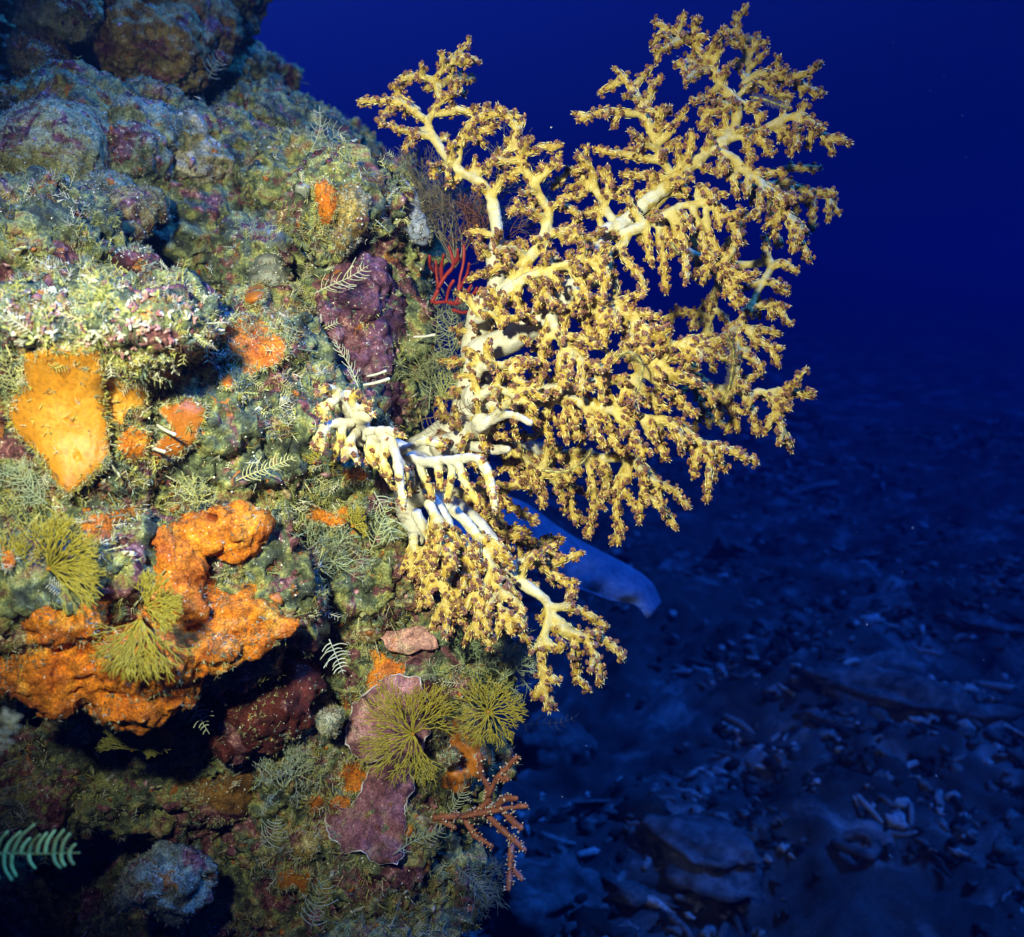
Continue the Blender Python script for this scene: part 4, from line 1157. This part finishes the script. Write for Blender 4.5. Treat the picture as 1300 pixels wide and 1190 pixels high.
def fan(px, py, d, rad, a0, a1, n, label, name='sea_fan', bulge=.25, col=(.30, .255, .03), gens=4, r0=.85, squash=1.0, cat='sea fan', group=None, tilt=0):
    """a flat feathery animal: rays that fork again and again from one base"""
    a = Acc()
    # back to the wall
    dw = surf_depth(px, py, d)
    base = np.array(P(px, py, max(dw, d) + .004)); c0 = np.array(P(px, py, d))
    tube(a, [base, (base + c0) / 2, c0], [.003, .0024, .0026], 7, np.array(col) * np.array([1.25, .7, .8]))
    def grow(x, y, an, ln, r, g, rho):
        an += random.gauss(.03, .09)
        x2 = x + math.cos(an) * ln; y2 = y + math.sin(an) * ln * squash
        rho2 = rho + ln
        def dep(xx, yy, rh): return d - bulge * rad / 1000 * math.sin(min(1.4, rh / rad * 1.4)) + tilt * (xx - px) / 1000 + random.uniform(-.0012, .0012)
        p0 = np.array(P(x, y, dep(x, y, rho))); p1 = np.array(P(x2, y2, dep(x2, y2, rho2)))
        m = (p0 + p1) / 2 + np.array([random.uniform(-.0016, .0016) for _ in range(3)])
        v = random.uniform(.75, 1.25)
        tube(a, [p0, m, p1], [r / 1000, r * .92 / 1000, r * .85 / 1000], 5, np.array(col) * v)
        if g > 0 and rho2 < rad:
            sp = random.uniform(.14, .32)
            grow(x2, y2, an + sp, ln * random.uniform(.65, 1.1), r * .88, g - 1, rho2)
            grow(x2, y2, an - sp, ln * random.uniform(.65, 1.1), r * .88, g - 1, rho2)
    n = int(n * 1.5)
    for i in range(n):
        an = a0 + (a1 - a0) * (i + .5) / n + random.uniform(-.09, .09)
        grow(px + math.cos(an) * 3, py + math.sin(an) * 3, an, rad * random.uniform(.16, .30), r0, gens, 3)
    o = a.build(name, M_FAN)
    tag(o, label, cat, group)
    return o

fan(524, 932, 1.115, 66, R(52), R(330), 19, 'large yellow green feathery fan lying over the pink plate', bulge=.2)
fan(620, 904, 1.14, 44, R(-170), R(190), 17, 'small round yellow feathery fan at the right edge of the wall', bulge=.2)
fan(178, 785, .93, 74, R(48), R(140), 13, 'drooping yellow feathery fan over the massive orange sponge', bulge=.25)
fan(185, 772, .915, 42, R(-110), R(60), 11, 'upright yellow feathery fan on the left of the massive orange sponge', bulge=.2)
fan(62, 722, .91, 66, R(-112), R(45), 14, 'bushy yellow fan spreading right above the orange sponge', bulge=.25)
fan(20, 738, .92, 52, R(150), R(300), 11, 'bushy yellow fan spreading left towards the edge of the frame', bulge=.2)
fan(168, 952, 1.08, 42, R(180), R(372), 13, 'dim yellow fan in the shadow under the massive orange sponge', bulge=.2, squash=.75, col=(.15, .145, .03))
fan(412, 588, 1.12, 21, R(-200), R(20), 9, 'small pale yellow fan hidden under the small pale soft coral', gens=3, r0=.8)
fan(448, 668, 1.13, 24, R(-130), R(40), 8, 'small lime yellow fan right of the orange nubs', gens=3, r0=.8)

def feather(stem, d0, d1, pin, n, label, r=.8, col=(.46, .48, .27), name='feather_hydroid', ang=62, group=None, rp=.5, cat='hydroid', one=0, curl=.25, sub=0):
    a = Acc()
    m = len(stem)
    k0 = far_back(*stem[0]) if d0 > .7 else 1
    d0, d1, pin = d0 * k0, d1 * k0, pin * k0
    c = wpath(stem, d0, d1, 8, .001)
    c, L = resample(c, .002)
    t, u, w = frames(c)
    col = np.array(col)
    tube(a, c, np.linspace(r, r * .5, len(c)) / 1000, 6, col * .8)
    view = nrm(c.mean(0) - np.array(CM.translation))
    for i in range(n):
        f = .12 + .88 * i / n
        k = min(len(c) - 1, int(f * (len(c) - 1)))
        side = nrm(np.cross(t[k], view))
        ln = pin / 1000 * math.sin(math.pi * min(1, .16 + .8 * f)) ** .7
        for sg in ((1, -1) if not one else (one,)):
            if random.random() < .13: continue
            an = R(ang + random.uniform(-13, 13))
            dr = nrm(side * sg * math.sin(an) + t[k] * math.cos(an) + view * random.uniform(-.25, .1))
            l2 = ln * random.uniform(.5, 1.2)
            p = [c[k], c[k] + dr * l2 * .5, c[k] + nrm(dr + t[k] * curl + view * random.uniform(-.2, .2)) * l2]
            v = random.uniform(.75, 1.25)
            tube(a, spline(p, 3), np.linspace(rp, rp * .7, 7) / 1000, 5, col * v)
            if sub:
                for q in range(sub):
                    z = c[k] + dr * l2 * (q + .6) / sub
                    for s2 in (1, -1):
                        e = z + nrm(t[k] * s2 + dr * .7) * .004
                        tube(a, [z, (z + e) / 2, e], rp * .5 / 1000, 4, col * 1.1)
    o = a.build(name, M_HYD)
    tag(o, label, cat, group)
    return o

feather([(374, 212), (395, 200), (420, 178), (440, 166)], 1.16, 1.16, 34, 13, 'pale feather hydroid leaning out from the shoulder of the wall against open water', 1.1, (.42, .46, .30), curl=.5, one=0)
feather([(388, 205), (400, 180), (406, 158), (405, 134)], 1.17, 1.17, 14, 8, 'upright spindly hydroid next to the pale leaning feather hydroid', 1.0, (.50, .52, .32))
feather([(-40, 1086), (10, 1085), (60, 1084), (102, 1083)], .74, .74, 21, 12, 'blurred pale yellow feather hydroid close to the camera in the lower left corner', 1.1, (.50, .50, .09), rp=1.7, ang=78, sub=0)
feather([(-30, 960), (-5, 935), (16, 905)], .62, .62, 9, 8, 'blurred feather hydroid poking in at the left edge above the corner one', 1.0, (.24, .26, .15), rp=.7, ang=75, sub=3)
feather([(418, 812), (426, 832), (436, 856)], 1.1, 1.1, 17, 9, 'small white comb hydroid on the dark rock left of the salmon plate', .7, (.55, .60, .45), ang=80, rp=.7)
feather([(240, 885), (250, 905), (266, 932)], 1.06, 1.06, 14, 9, 'small green comb hydroid in front of the dark hollow', .7, (.44, .50, .33), ang=80, rp=.7)
feather([(475, 625), (488, 650), (502, 690)], 1.12, 1.12, 26, 13, 'green feather hydroid left of the hanging soft coral stems', .8, (.42, .47, .26), ang=60)
feather([(470, 700), (482, 670), (492, 640)], 1.13, 1.11, 20, 11, 'bright green feather hydroid crossing behind the hanging soft coral', .8, (.46, .50, .25), ang=55)
feather([(520, 535), (550, 530), (580, 522), (602, 512)], 1.15, 1.13, 20, 13, 'dark rust comb hydroid arching over the soft coral trunk', .8, (.14, .08, .03), ang=85, rp=.5)
feather([(545, 520), (548, 480), (552, 440), (556, 395)], 1.27, 1.27, 26, 18, 'tall olive feather hydroid in the gap beside the soft coral trunk', .9, (.25, .28, .14), ang=65)
feather([(575, 505), (578, 470), (570, 430), (575, 395)], 1.28, 1.26, 28, 18, 'second tall olive hydroid close behind the soft coral trunk', .9, (.28, .31, .15), ang=60)
feather([(560, 510), (572, 485), (588, 470)], 1.24, 1.22, 24, 13, 'mossy yellow green hydroid at the foot of the gap beside the trunk', .9, (.34, .36, .12), ang=50, sub=3)
feather([(400, 372), (425, 360), (448, 350), (468, 338)], 1.14, 1.14, 22, 13, 'pale horizontal feather hydroid over the purple crust', .8, (.46, .47, .30), ang=50)
feather([(455, 492), (445, 468), (432, 445), (425, 432)], 1.13, 1.14, 14, 10, 'pale hydroid leaning on the lower left of the purple crust', .8, (.46, .47, .28), ang=35)
feather([(300, 610), (330, 598), (355, 588), (376, 580)], 1.06, 1.06, 15, 14, 'pale spiny hydroid twig crossing the turf below the bean shaped sponge', .9, (.50, .50, .24), ang=60, rp=.7)
feather([(330, 1075), (345, 1060), (352, 1035)], 1.14, 1.13, 20, 10, 'dim green comb hydroid in the lower wall', .8, (.36, .42, .28), ang=75)
feather([(395, 1180), (402, 1150), (412, 1118)], 1.14, 1.13, 24, 12, 'dim green feather hydroid at the bottom of the wall', .8, (.36, .42, .26), ang=60)
feather([(570, 1035), (582, 1015), (592, 995)], 1.15, 1.13, 16, 10, 'green comb hydroid at the root of the brown twig coral', .8, (.40, .45, .28), ang=55)
feather([(500, 1085), (525, 1068), (550, 1060), (566, 1050)], 1.14, 1.16, 18, 12, 'green feather hydroid right of the dusky pink plate', .8, (.30, .36, .22), ang=55)
feather([(580, 1100), (600, 1118), (625, 1143)], 1.22, 1.2, 16, 13, 'dark feather hydroid at the lower right edge of the wall', .8, (.14, .17, .14), ang=65)
feather([(265, 100), (275, 80), (282, 72)], 1.18, 1.17, 14, 7, 'small pale comb hydroid on the right of the ochre top boulder', .8, (.36, .42, .33), ang=75)
feather([(25, 500), (10, 470), (5, 440)], .93, .93, 22, 12, 'bushy green hydroid at the left edge beside the golden sponge', .9, (.34, .36, .16), ang=50, sub=3)
feather([(60, 640), (36, 620), (20, 590)], .93, .93, 24, 12, 'grey green feather hydroid below the left side of the golden sponge', .9, (.30, .36, .24), ang=55, sub=3)
feather([(640, 915), (680, 920), (720, 915), (735, 905)], 1.33, 1.38, 12, 12, 'thin black feather hydroid reaching into open water', .7, (.03, .035, .04), ang=70)

def twigs(name, segs, col, r0, r1, label, cat, mat=M_TWIG, polyp=None, step=.004, knob=0):
    a = Acc()
    pol = Acc()
    col = np.array(col)
    for pts, d0, d1 in segs:
        c, L = resample(wpath(pts, d0, d1, 7, .0015), .003)
        rr = np.linspace(r0, r1, len(c)) / 1000 * (1 + .34 * nz(c, 150, 8))
        tube(a, c, rr, 8, col * (1 + .25 * nz(c, 90, 3))[:, None])
        if polyp:
            t, u, w = frames(c)
            for k in range(0, len(c)):
                for _ in range(random.choice((0, 1, polyp, polyp + 1))):
                    an = random.uniform(0, 6.28)
                    nd = math.cos(an) * u[k] + math.sin(an) * w[k]
                    p = c[k] + nd * rr[k]
                    q = p + nd * .0026
                    tube(pol, [p, q], [.0009, .0008], 5, col * 1.3)
                    v, f = ICO[1]
                    pol.add(v * .0013 * random.uniform(.5, 1.25) + q, f, np.array((.60, .54, .36)) * random.uniform(.6, 1.15))
    if polyp:
        root = thing(name, P(*segs[0][0][0], segs[0][1]), label, cat)
        a.build('stem', mat, root)
        o = pol.build('polyps', mat, root); tag(o, kind='stuff')
        return root
    o = a.build(name, mat)
    tag(o, label, cat)
    return o

twigs('finger_sponge', [([(552, 385), (566, 384), (578, 386), (590, 378), (599, 362)], 1.26, 1.22), ([(548, 384), (556, 368), (554, 345), (553, 332)], 1.26, 1.24), ([(556, 366), (566, 350), (575, 336), (570, 312)], 1.25, 1.23), ([(578, 386), (584, 365), (586, 345), (590, 312)], 1.24, 1.23), ([(575, 395), (588, 398), (598, 392)], 1.26, 1.24), ([(562, 358), (560, 340), (563, 322)], 1.25, 1.22), ([(584, 368), (592, 352), (594, 335)], 1.24, 1.21), ([(553, 345), (546, 338), (545, 325)], 1.26, 1.23), ([(573, 338), (580, 328), (581, 316)], 1.24, 1.22), ([(566, 384), (570, 368), (577, 356)], 1.25, 1.23), ([(590, 378), (600, 376), (606, 366)], 1.24, 1.22)],
      (.24, .02, .018), 2.7, 1.9, 'bright red branching finger sponge beside the soft coral trunk', 'finger sponge')
twigs('twig_coral', [([(552, 1038), (590, 1036), (625, 1030), (668, 1024)], 1.2, 1.15), ([(600, 1036), (622, 1012), (612, 985), (608, 958)], 1.19, 1.15), ([(620, 1010), (632, 988), (648, 972), (656, 962)], 1.17, 1.14), ([(632, 988), (645, 990)], 1.16, 1.14), ([(625, 1030), (640, 1015), (655, 1014)], 1.17, 1.14),
      ([(618, 1034), (640, 1055), (668, 1080)], 1.18, 1.14), ([(650, 1066), (648, 1092), (646, 1130)], 1.17, 1.14), ([(648, 1098), (656, 1108), (662, 1116)], 1.16, 1.14), ([(590, 1040), (605, 1062), (625, 1075)], 1.19, 1.16), ([(640, 1030), (652, 1045), (662, 1052)], 1.17, 1.14), ([(560, 1040), (578, 1052)], 1.2, 1.19)],
      (.30, .105, .055), 3.9, 2.8, 'brownish pink twig coral with pale polyps at the lower right of the wall', 'twig coral', polyp=2)

def bush(name, px, py, d, h, n, col, label, lean=(0, 1), spread=.9, gens=4, r0=1.0, mat=M_HYD, cat='hydroid'):
    a = Acc(); col = np.array(col)
    up = np.array(P(px + lean[0] * 100, py - lean[1] * 100, d)) - np.array(P(px, py, d)); up = nrm(up)
    def grow(p, dr, ln, r, g):
        e = p + dr * ln
        tube(a, [p, (p + e) / 2 + np.random.default_rng(random.randrange(1 << 30)).normal(size=3) * ln * .06, e], [r, r * .9, r * .8], 4, col * random.uniform(.6, 1.4))
        if g:
            for _ in range(random.choice((2, 2, 3))):
                v = np.array([random.gauss(0, 1) for _ in range(3)])
                grow(e, nrm(dr + v * spread * .45), ln * random.uniform(.62, .92), r * .78, g - 1)
    p0 = np.array(P(px, py, d))
    for _ in range(n):
        v = np.array([random.gauss(0, 1) for _ in range(3)])
        grow(p0, nrm(up + v * spread * .5), h / 1000 * random.uniform(.2, .32), r0 / 1000, gens)
    o = a.build(name, mat)
    tag(o, label, cat)
bush('black_coral_bush', 578, 340, 1.3, 150, 16, (.17, .14, .085), 'fine grey brown bushy black coral behind the red finger sponge', spread=.8, cat='black coral', gens=6, r0=1.0)
bush('black_coral_bush', 530, 300, 1.38, 135, 7, (.03, .03, .035), 'dark wispy bush standing beside the blue grey sponge', spread=.5, cat='black coral', gens=5, r0=.8)
bush('soft_coral_bush', 610, 330, 1.27, 80, 9, (.13, .05, .028), 'rust red feathery bush tucked behind the large soft coral trunk', spread=.9, cat='soft coral', gens=5, r0=1.2)
bush('hydroid_bush', 560, 505, 1.26, 95, 12, (.24, .26, .11), 'mossy olive hydroid bush filling the gap beside the soft coral trunk', spread=.9, gens=5, r0=.8)
bush('hydroid_bush', 580, 445, 1.3, 80, 10, (.22, .24, .13), 'grey olive hydroid bush just below the red finger sponge', spread=.9, gens=5, r0=.8)
bush('hydroid_bush', 250, 640, 1.02, 40, 9, (.42, .42, .14), 'yellow green hydroid tuft above the massive orange sponge', spread=1.3, gens=4, r0=.8)
bush('hydroid_bush', 590, 1120, 1.24, 60, 10, (.10, .13, .09), 'dark hydroid bush at the lower right corner of the wall', lean=(.7, .3), spread=1.1, gens=5, r0=.8)
bush('hydroid_bush', 640, 860, 1.2, 62, 14, (.30, .36, .20), 'speckled grey green hydroid bush hanging at the right edge above the small fan', lean=(.4, .5), spread=1.1, gens=5, r0=.8)
bush('hydroid_bush', 590, 840, 1.18, 55, 14, (.26, .33, .16), 'dense green hydroid bush right of the salmon plate', lean=(.1, .8), spread=1.2, gens=5, r0=.8)
bush('hydroid_bush', 400, 720, 1.14, 60, 9, (.34, .40, .22), 'straggly pale green hydroid bush above the dark hollow', lean=(.3, .6), spread=1.2, gens=5, r0=.8)
bush('hydroid_bush', 360, 1000, 1.17, 55, 9, (.34, .40, .26), 'pale grey green hydroid bush in the shaded lower wall', lean=(0, 1), spread=1.2, gens=5, r0=.8)
bush('hydroid_bush', 310, 470, 1.1, 62, 10, (.34, .38, .22), 'wispy grey hydroid bush beside the bright orange cushion', lean=(-.6, .6), spread=1.2, gens=5, r0=.7)

# pale sticks and the brittle stars
def stick(x0, y0, x1, y1, d, r, label):
    a = Acc()
    d *= far_back(x0, y0)
    c = spline([np.array(P(x0, y0, d + .01)), np.array(P((x0 + x1) / 2, (y0 + y1) / 2 + 1, d)), np.array(P(x1, y1, d - .008))], 5)
    tube(a, c, np.linspace(r * .8, r, len(c)) / 1000 * (1 + .15 * nz(c, 300, 2)), 8, (.62, .62, .50))
    tag(a.build('tube_worm', M_HYD), label, 'tube worm')
stick(462, 489, 494, 481, 1.14, 1.9, 'pale stick-like worm tube on the purple crust, lower of the pair')
stick(466, 478, 490, 471, 1.15, 1.6, 'pale stick-like worm tube on the purple crust, upper of the pair')
stick(525, 428, 552, 425, 1.22, 1.7, 'pale worm tube sticking out right of the purple crust')
stick(400, 298, 422, 291, 1.13, 2.0, 'pale worm tube below the upright orange sponge')
stick(52, 256, 84, 255, .80, 1.8, 'white worm tube beside the yellow lobed soft coral')
stick(190, 566, 209, 574, .98, 1.9, 'white worm tube at the tip of the bean shaped sponge')
stick(200, 540, 222, 552, .98, 1.8, 'pale worm tube crossing the notch of the bean shaped sponge')

def star_arm(name, pts, d0, d1, label, sp=6):
    a = Acc()
    c, L = resample(wpath(pts, d0, d1, 8, .0008), .0018)
    t, u, w = frames(c)
    band = np.array([(.50, .45, .12) if (i // 3) % 2 else (.24, .20, .05) for i in range(len(c))])
    tube(a, c, np.linspace(1.5, .7, len(c)) / 1000, 7, band)
    for k in range(1, len(c) - 1):
        for an in (0.3, 1.6, 2.9, 4.4):
            nd = math.cos(an) * u[k] + math.sin(an) * w[k]
            e = c[k] + (nd + t[k] * .3) * sp / 1000 * random.uniform(.6, 1.1)
            tube(a, [c[k], e], [.0003, .00016], 3, (.36, .32, .14))
    tag(a.build(name, M_HYD), label, 'brittle star')
star_arm('brittle_star', [(782, 452), (800, 448), (815, 462), (813, 485), (806, 502)], 1.09, 1.09, 'hooked banded brittle star arm over the middle right branch of the large coral')
star_arm('brittle_star', [(918, 510), (926, 488), (931, 462), (930, 440), (922, 425)], 1.2, 1.18, 'curved spiny brittle star arm at the right side of the large coral', 8)
star_arm('brittle_star', [(952, 124), (970, 127), (988, 133), (1004, 136)], 1.19, 1.17, 'straight pale brittle star arm in the upper right of the large coral')
star_arm('brittle_star', [(688, 598), (715, 600), (738, 588), (752, 570)], 1.12, 1.1, 'dull brittle star arm curled under the lowest branches of the large coral', 4)
star_arm('brittle_star', [(852, 308), (856, 316), (862, 322)], 1.14, 1.13, 'short pale brittle star tip between hanging fingers of the large coral', 3)

# ------------------------------------------------------------------ turf, grains and crusts: nobody could count them
def sampler(me):
    me.calc_loop_triangles()
    T = np.empty(len(me.loop_triangles) * 3, int); me.loop_triangles.foreach_get('vertices', T); T = T.reshape(-1, 3)
    V = get_v(me)
    A, B, C = V[T[:, 0]], V[T[:, 1]], V[T[:, 2]]
    n = np.cross(B - A, C - A); ar = np.linalg.norm(n, axis=1) / 2
    n = n / (2 * ar[:, None] + 1e-15)
    cen = (A + B + C) / 3
    x, y, d = topix(cen)
    vd = cen - np.array(CM.translation); vd /= np.linalg.norm(vd, axis=1)[:, None]
    ok = (x > -60) & (x < 760) & (y > -60) & (y < 1260) & ((n * vd).sum(1) < .35)
    return A[ok], B[ok], C[ok], n[ok], ar[ok], x[ok], y[ok], d[ok], cen[ok]
SM = sampler(wall_me)
SE = [sampler(m) for m in EXTRA]

ZONES = [  # px, py, radius, how much turf grows there
    (330, 500, 130, 1.0), (420, 640, 110, 1.2), (250, 610, 110, 1.0), (60, 650, 90, .9), (560, 860, 110, 1.2), (400, 1050, 170, 1.0), (480, 1180, 130, 1.1),
    (400, 330, 90, .8), (470, 240, 70, .8), (60, 400, 140, 1.0), (180, 430, 90, 1.0), (390, 900, 100, .9), (230, 120, 90, .4), (300, 170, 90, .5), (90, 300, 90, .7), (560, 780, 90, .8), (620, 900, 60, .7)]
def turf_weight(x, y, cen):
    w = np.full(len(x), .3)
    for a, b, r, k in ZONES: w = np.maximum(w, k * np.exp(-((x - a) ** 2 + (y - b) ** 2) / (2 * (r * .75) ** 2)))
    patchy = np.clip(.45 + 1.5 * fbm(cen, 24, 91, 2), .03, 1.8)
    return w * patchy

def draw(s, n, w):
    A, B, C, N, ar, x, y, d, cen = s
    p = ar * w / d ** 2; p = p / p.sum()
    i = rng.choice(len(ar), n, p=p)
    r1, r2 = np.sqrt(rng.random(n)), rng.random(n)
    Q = A[i] * (1 - r1)[:, None] + B[i] * (r1 * (1 - r2))[:, None] + C[i] * (r1 * r2)[:, None]
    return Q, N[i], x[i], y[i]

PAL = np.array([(.46, .47, .13), (.58, .56, .26), (.22, .30, .22), (.10, .14, .10), (.52, .46, .09), (.62, .62, .46), (.30, .17, .06), (.17, .08, .08), (.24, .33, .30), (.40, .42, .14)])
def turf(name, n, lmin, lmax, wid, k0, k1, pal, srcs, spread=.8):
    a = Acc()
    for s, m, w in srcs:
        Q, N, X, Y = draw(s, int(n * m), w)
        hue = np.clip((fbm(Q, 21, 77, 2) * .75 + .5) * len(pal), 0, len(pal) - 1)
        for q, nn, hh in zip(Q, N, hue):
            c0 = pal[int(np.clip(hh + random.gauss(0, .9), 0, len(pal) - 1))] * random.uniform(.6, 1.25)
            for _ in range(random.randint(k0, k1)):
                v = np.array([random.gauss(0, 1), random.gauss(0, 1), random.gauss(0, 1)])
                dr = nrm(nn + v * spread * .6)
                L = random.uniform(lmin, lmax) / 1000
                sd = nrm(np.cross(dr, v)) * wid / 2000
                p1 = q + dr * L * .55; p2 = q + nrm(dr + v * .35) * L
                up = nrm(np.cross(sd, dr)) * wid / 2500
                c = c0 * random.uniform(.8, 1.2)
                a.add([q - sd, q + sd, q + up, p1 - sd, p1 + sd, p1 + up, p2], [(0, 1, 4, 3), (1, 2, 5, 4), (2, 0, 3, 5), (3, 4, 6), (4, 5, 6), (5, 3, 6)], np.array([c * .8] * 3 + [c] * 3 + [c * 1.15]))
    o = a.build(name, M_HYD)
    tag(o, kind='stuff')
    return o
wt = turf_weight(SM[5], SM[6], SM[8])
turf('algal_turf', 27000, 4, 14, .7, 4, 7, PAL, [(SM, 1.0, wt)])
turf('boulder_fuzz', 9000, 2, 7, .55, 4, 6, PAL[[1, 2, 3, 5, 6]], [(s, .11 if i < 8 else .09 if i == len(SE) - 1 else .03, np.clip(.3 + fbm(s[8], 30, 9, 2), .02, 1)) for i, s in enumerate(SE)])

def hydroid_turf(n):
    """tiny branching combs standing among the turf"""
    a = Acc()
    Q, N, X, Y = draw(SM, n, wt ** 1.3)
    for q, nn in zip(Q, N):
        v = np.array([random.gauss(0, 1) for _ in range(3)])
        dr = nrm(nn + .7 * v); L = random.uniform(.010, .024)
        c = PAL[random.choice((0, 1, 2, 5))] * random.uniform(.7, 1.2)
        sd = nrm(np.cross(dr, v))
        tube(a, [q, q + dr * L * .5, q + dr * L], [.0006, .0005, .0003], 4, c, cap=False)
        k = random.randint(3, 6)
        for i in range(k):
            b = q + dr * L * (i + 1) / (k + .5)
            for s in (1, -1):
                e = b + nrm(sd * s + dr * .6) * L * .34 * random.uniform(.7, 1.1)
                tube(a, [b, e], [.0004, .0003], 3, c * 1.1, cap=False)
    tag(a.build('hydroid_turf', M_HYD), kind='stuff')
hydroid_turf(4200)

def crusts(n):
    """small knobs and films of many colours"""
    a = Acc()
    pal = [(.50, .16, .012), (.40, .12, .012), (.36, .13, .16), (.55, .30, .32), (.10, .02, .02), (.66, .64, .52), (.34, .32, .08), (.48, .45, .16), (.20, .06, .08), (.28, .30, .24)]
    A = [draw(SM, n, .25 + wt)] + [draw(s, 40, np.ones(len(s[5]))) for s in SE[:8]]
    v0, f0 = ICO[2]
    for Q, N, X, Y in A:
        for q, nn, x, y in zip(Q, N, X, Y):
            r = random.uniform(.0012, .0042) * (1.8 if random.random() < .1 else 1)
            ledge = (x < 235) and (335 < y < 455)
            c = np.array(random.choice([(.62, .36, .40), (.72, .70, .58), (.45, .46, .14), (.58, .56, .30), (.42, .17, .22)] if ledge else pal))
            t = nrm(np.cross(nn, [.3, .8, .5])); b = np.cross(nn, t)
            k = int(Q[0][0] * 1e6) % 97
            w = v0 * (1 + .75 * nz(v0 + random.random() * 50, 2.0, 5))[:, None]
            hgt = random.uniform(.45, 1.1) if ledge else random.uniform(.2, .5)
            w = (w[:, :1] * t * random.uniform(.7, 1.4) + w[:, 1:2] * b + w[:, 2:] * nn * hgt) * r
            a.add(w + q, f0, np.tile(c * random.uniform(.45, 1.0), (len(v0), 1)))
    tag(a.build('encrusting_growth', M_POLYP), kind='stuff')
crusts(3000)

def knobs(n):
    """branching knobbly coralline algae on the lit ledge"""
    a = Acc()
    A, B, C, N, ar, x, y, d, cen = SM
    w = np.exp(-(((x - 90) / 110) ** 2 + ((y - 408) / 34) ** 2)) + .6 * np.exp(-(((x - 175) / 40) ** 2 + ((y - 415) / 30) ** 2)) + .25 * np.exp(-(((x - 390) / 30) ** 2 + ((y - 490) / 30) ** 2)) + .0001
    Q, NN, X, Y = draw(SM, n, w)
    for q, nn in zip(Q, NN):
        z = nz(q[None], 16, 5)[0]
        c = np.array(random.choice([(.46, .25, .24), (.56, .56, .40), (.42, .44, .14), (.30, .12, .14), (.6, .58, .5)])) * random.uniform(.75, 1.15)
        for _ in range(random.randint(3, 5)):
            v = np.array([random.gauss(0, 1) for _ in range(3)])
            dr = nrm(nn + .8 * v + np.array([0, -.2, .3])); L = random.uniform(.003, .0085)
            tube(a, [q, q + dr * L * .6, q + nrm(dr + .3 * v) * L], [.0014, .0015, .001], 6, c * random.uniform(.55, 1.1))
    tag(a.build('coralline_algae', M_POLYP), kind='stuff')
knobs(800)

def grains(n):
    """shell grit and sediment caught on the rock"""
    a = Acc(); v0, f0 = ICO[1]
    for Q, N, X, Y in [draw(SM, n, .35 + wt)] + [draw(s, 45, np.ones(len(s[5]))) for s in SE[:16]]:
        for q, nn in zip(Q, N):
            r = random.choice((.0004, .0005, .0007, .0009)) * random.uniform(.8, 1.5)
            g = random.uniform(.35, .85)
            w = v0 * r * np.array([random.uniform(.6, 1.6) for _ in range(3)])
            a.add(w + q + nn * r * random.uniform(.3, 3), f0, (g, g, g * .85))
    tag(a.build('shell_grit', M_POLYP), kind='stuff')
grains(6500)

def snow(n):
    """specks drifting in the water"""
    a = Acc(); v0, f0 = ICO[1]
    for _ in range(n):
        d = random.uniform(.7, 2.6)
        q = np.array(P(random.uniform(300, 1330), random.uniform(-20, 1200), d))
        r = random.uniform(.0003, .0008) * (.5 + d * .5)
        a.add(v0 * r * np.array([random.uniform(.6, 1.6) for _ in range(3)]) + q, f0, (.6, .62, .6))
    tag(a.build('drifting_particles', M_POLYP), kind='stuff')
snow(45)

def patch_fuzz():
    """turf creeping over the rims of the sponges and plates"""
    a = Acc()
    for G in PATCHES:
        K, M = G.shape[:2]
        per = np.linalg.norm(G[-1] - np.roll(G[-1], 1, 0), axis=1).sum()
        for _ in range(int(per * 900)):
            k = K - 1 - int(abs(random.gauss(0, 1.1))) if random.random() < .93 else random.randrange(3, K)
            j = random.randrange(M); k = max(2, k)
            q = G[k, j]
            out = nrm(G[K - 1, j] - G[0, j])
            nn = nrm(np.array(CM.translation) - q)
            c0 = PAL[random.choice((0, 1, 2, 4, 5, 6))] * random.uniform(.6, 1.2)
            for _ in range(4):
                v = np.array([random.gauss(0, 1) for _ in range(3)])
                dr = nrm(nn * .6 + out * random.uniform(-.5, .9) + v * .5); L = random.uniform(.003, .009)
                sd = nrm(np.cross(dr, v)) * .0004
                up = nrm(np.cross(sd, dr)) * .0003
                p1 = q + dr * L * .55; p2 = q + nrm(dr + v * .35) * L
                a.add([q - sd, q + sd, q + up, p1 - sd, p1 + sd, p1 + up, p2], [(0, 1, 4, 3), (1, 2, 5, 4), (2, 0, 3, 5), (3, 4, 6), (4, 5, 6), (5, 3, 6)], c0)
    tag(a.build('rim_turf', M_HYD), kind='stuff')
patch_fuzz()
# ------------------------------------------------------------------ the water itself
ha = bpy.data.meshes.new('haze')
bm = bmesh.new(); bmesh.ops.create_cube(bm, size=1)
bm.to_mesh(ha); bm.free()
hm = bpy.data.materials.new('sea_water'); hm.use_nodes = True
hn = hm.node_tree; hn.nodes.clear()
ho = hn.nodes.new('ShaderNodeOutputMaterial'); hv = hn.nodes.new('ShaderNodeVolumePrincipled')
hv.inputs['Color'].default_value = (.008, .026, .095, 1)
hv.inputs['Absorption Color'].default_value = (.02, .10, .55, 1)
hv.inputs['Density'].default_value = .21
hv.inputs['Anisotropy'].default_value = .5
hn.links.new(hv.outputs[0], ho.inputs['Volume'])
haze = link('haze', ha, hm)
haze.dimensions = (90, 80, 4.9)
haze.scale = (90, 80, 5.0)
haze.location = (5, 32, 1.2)
tag(haze, kind='stuff')
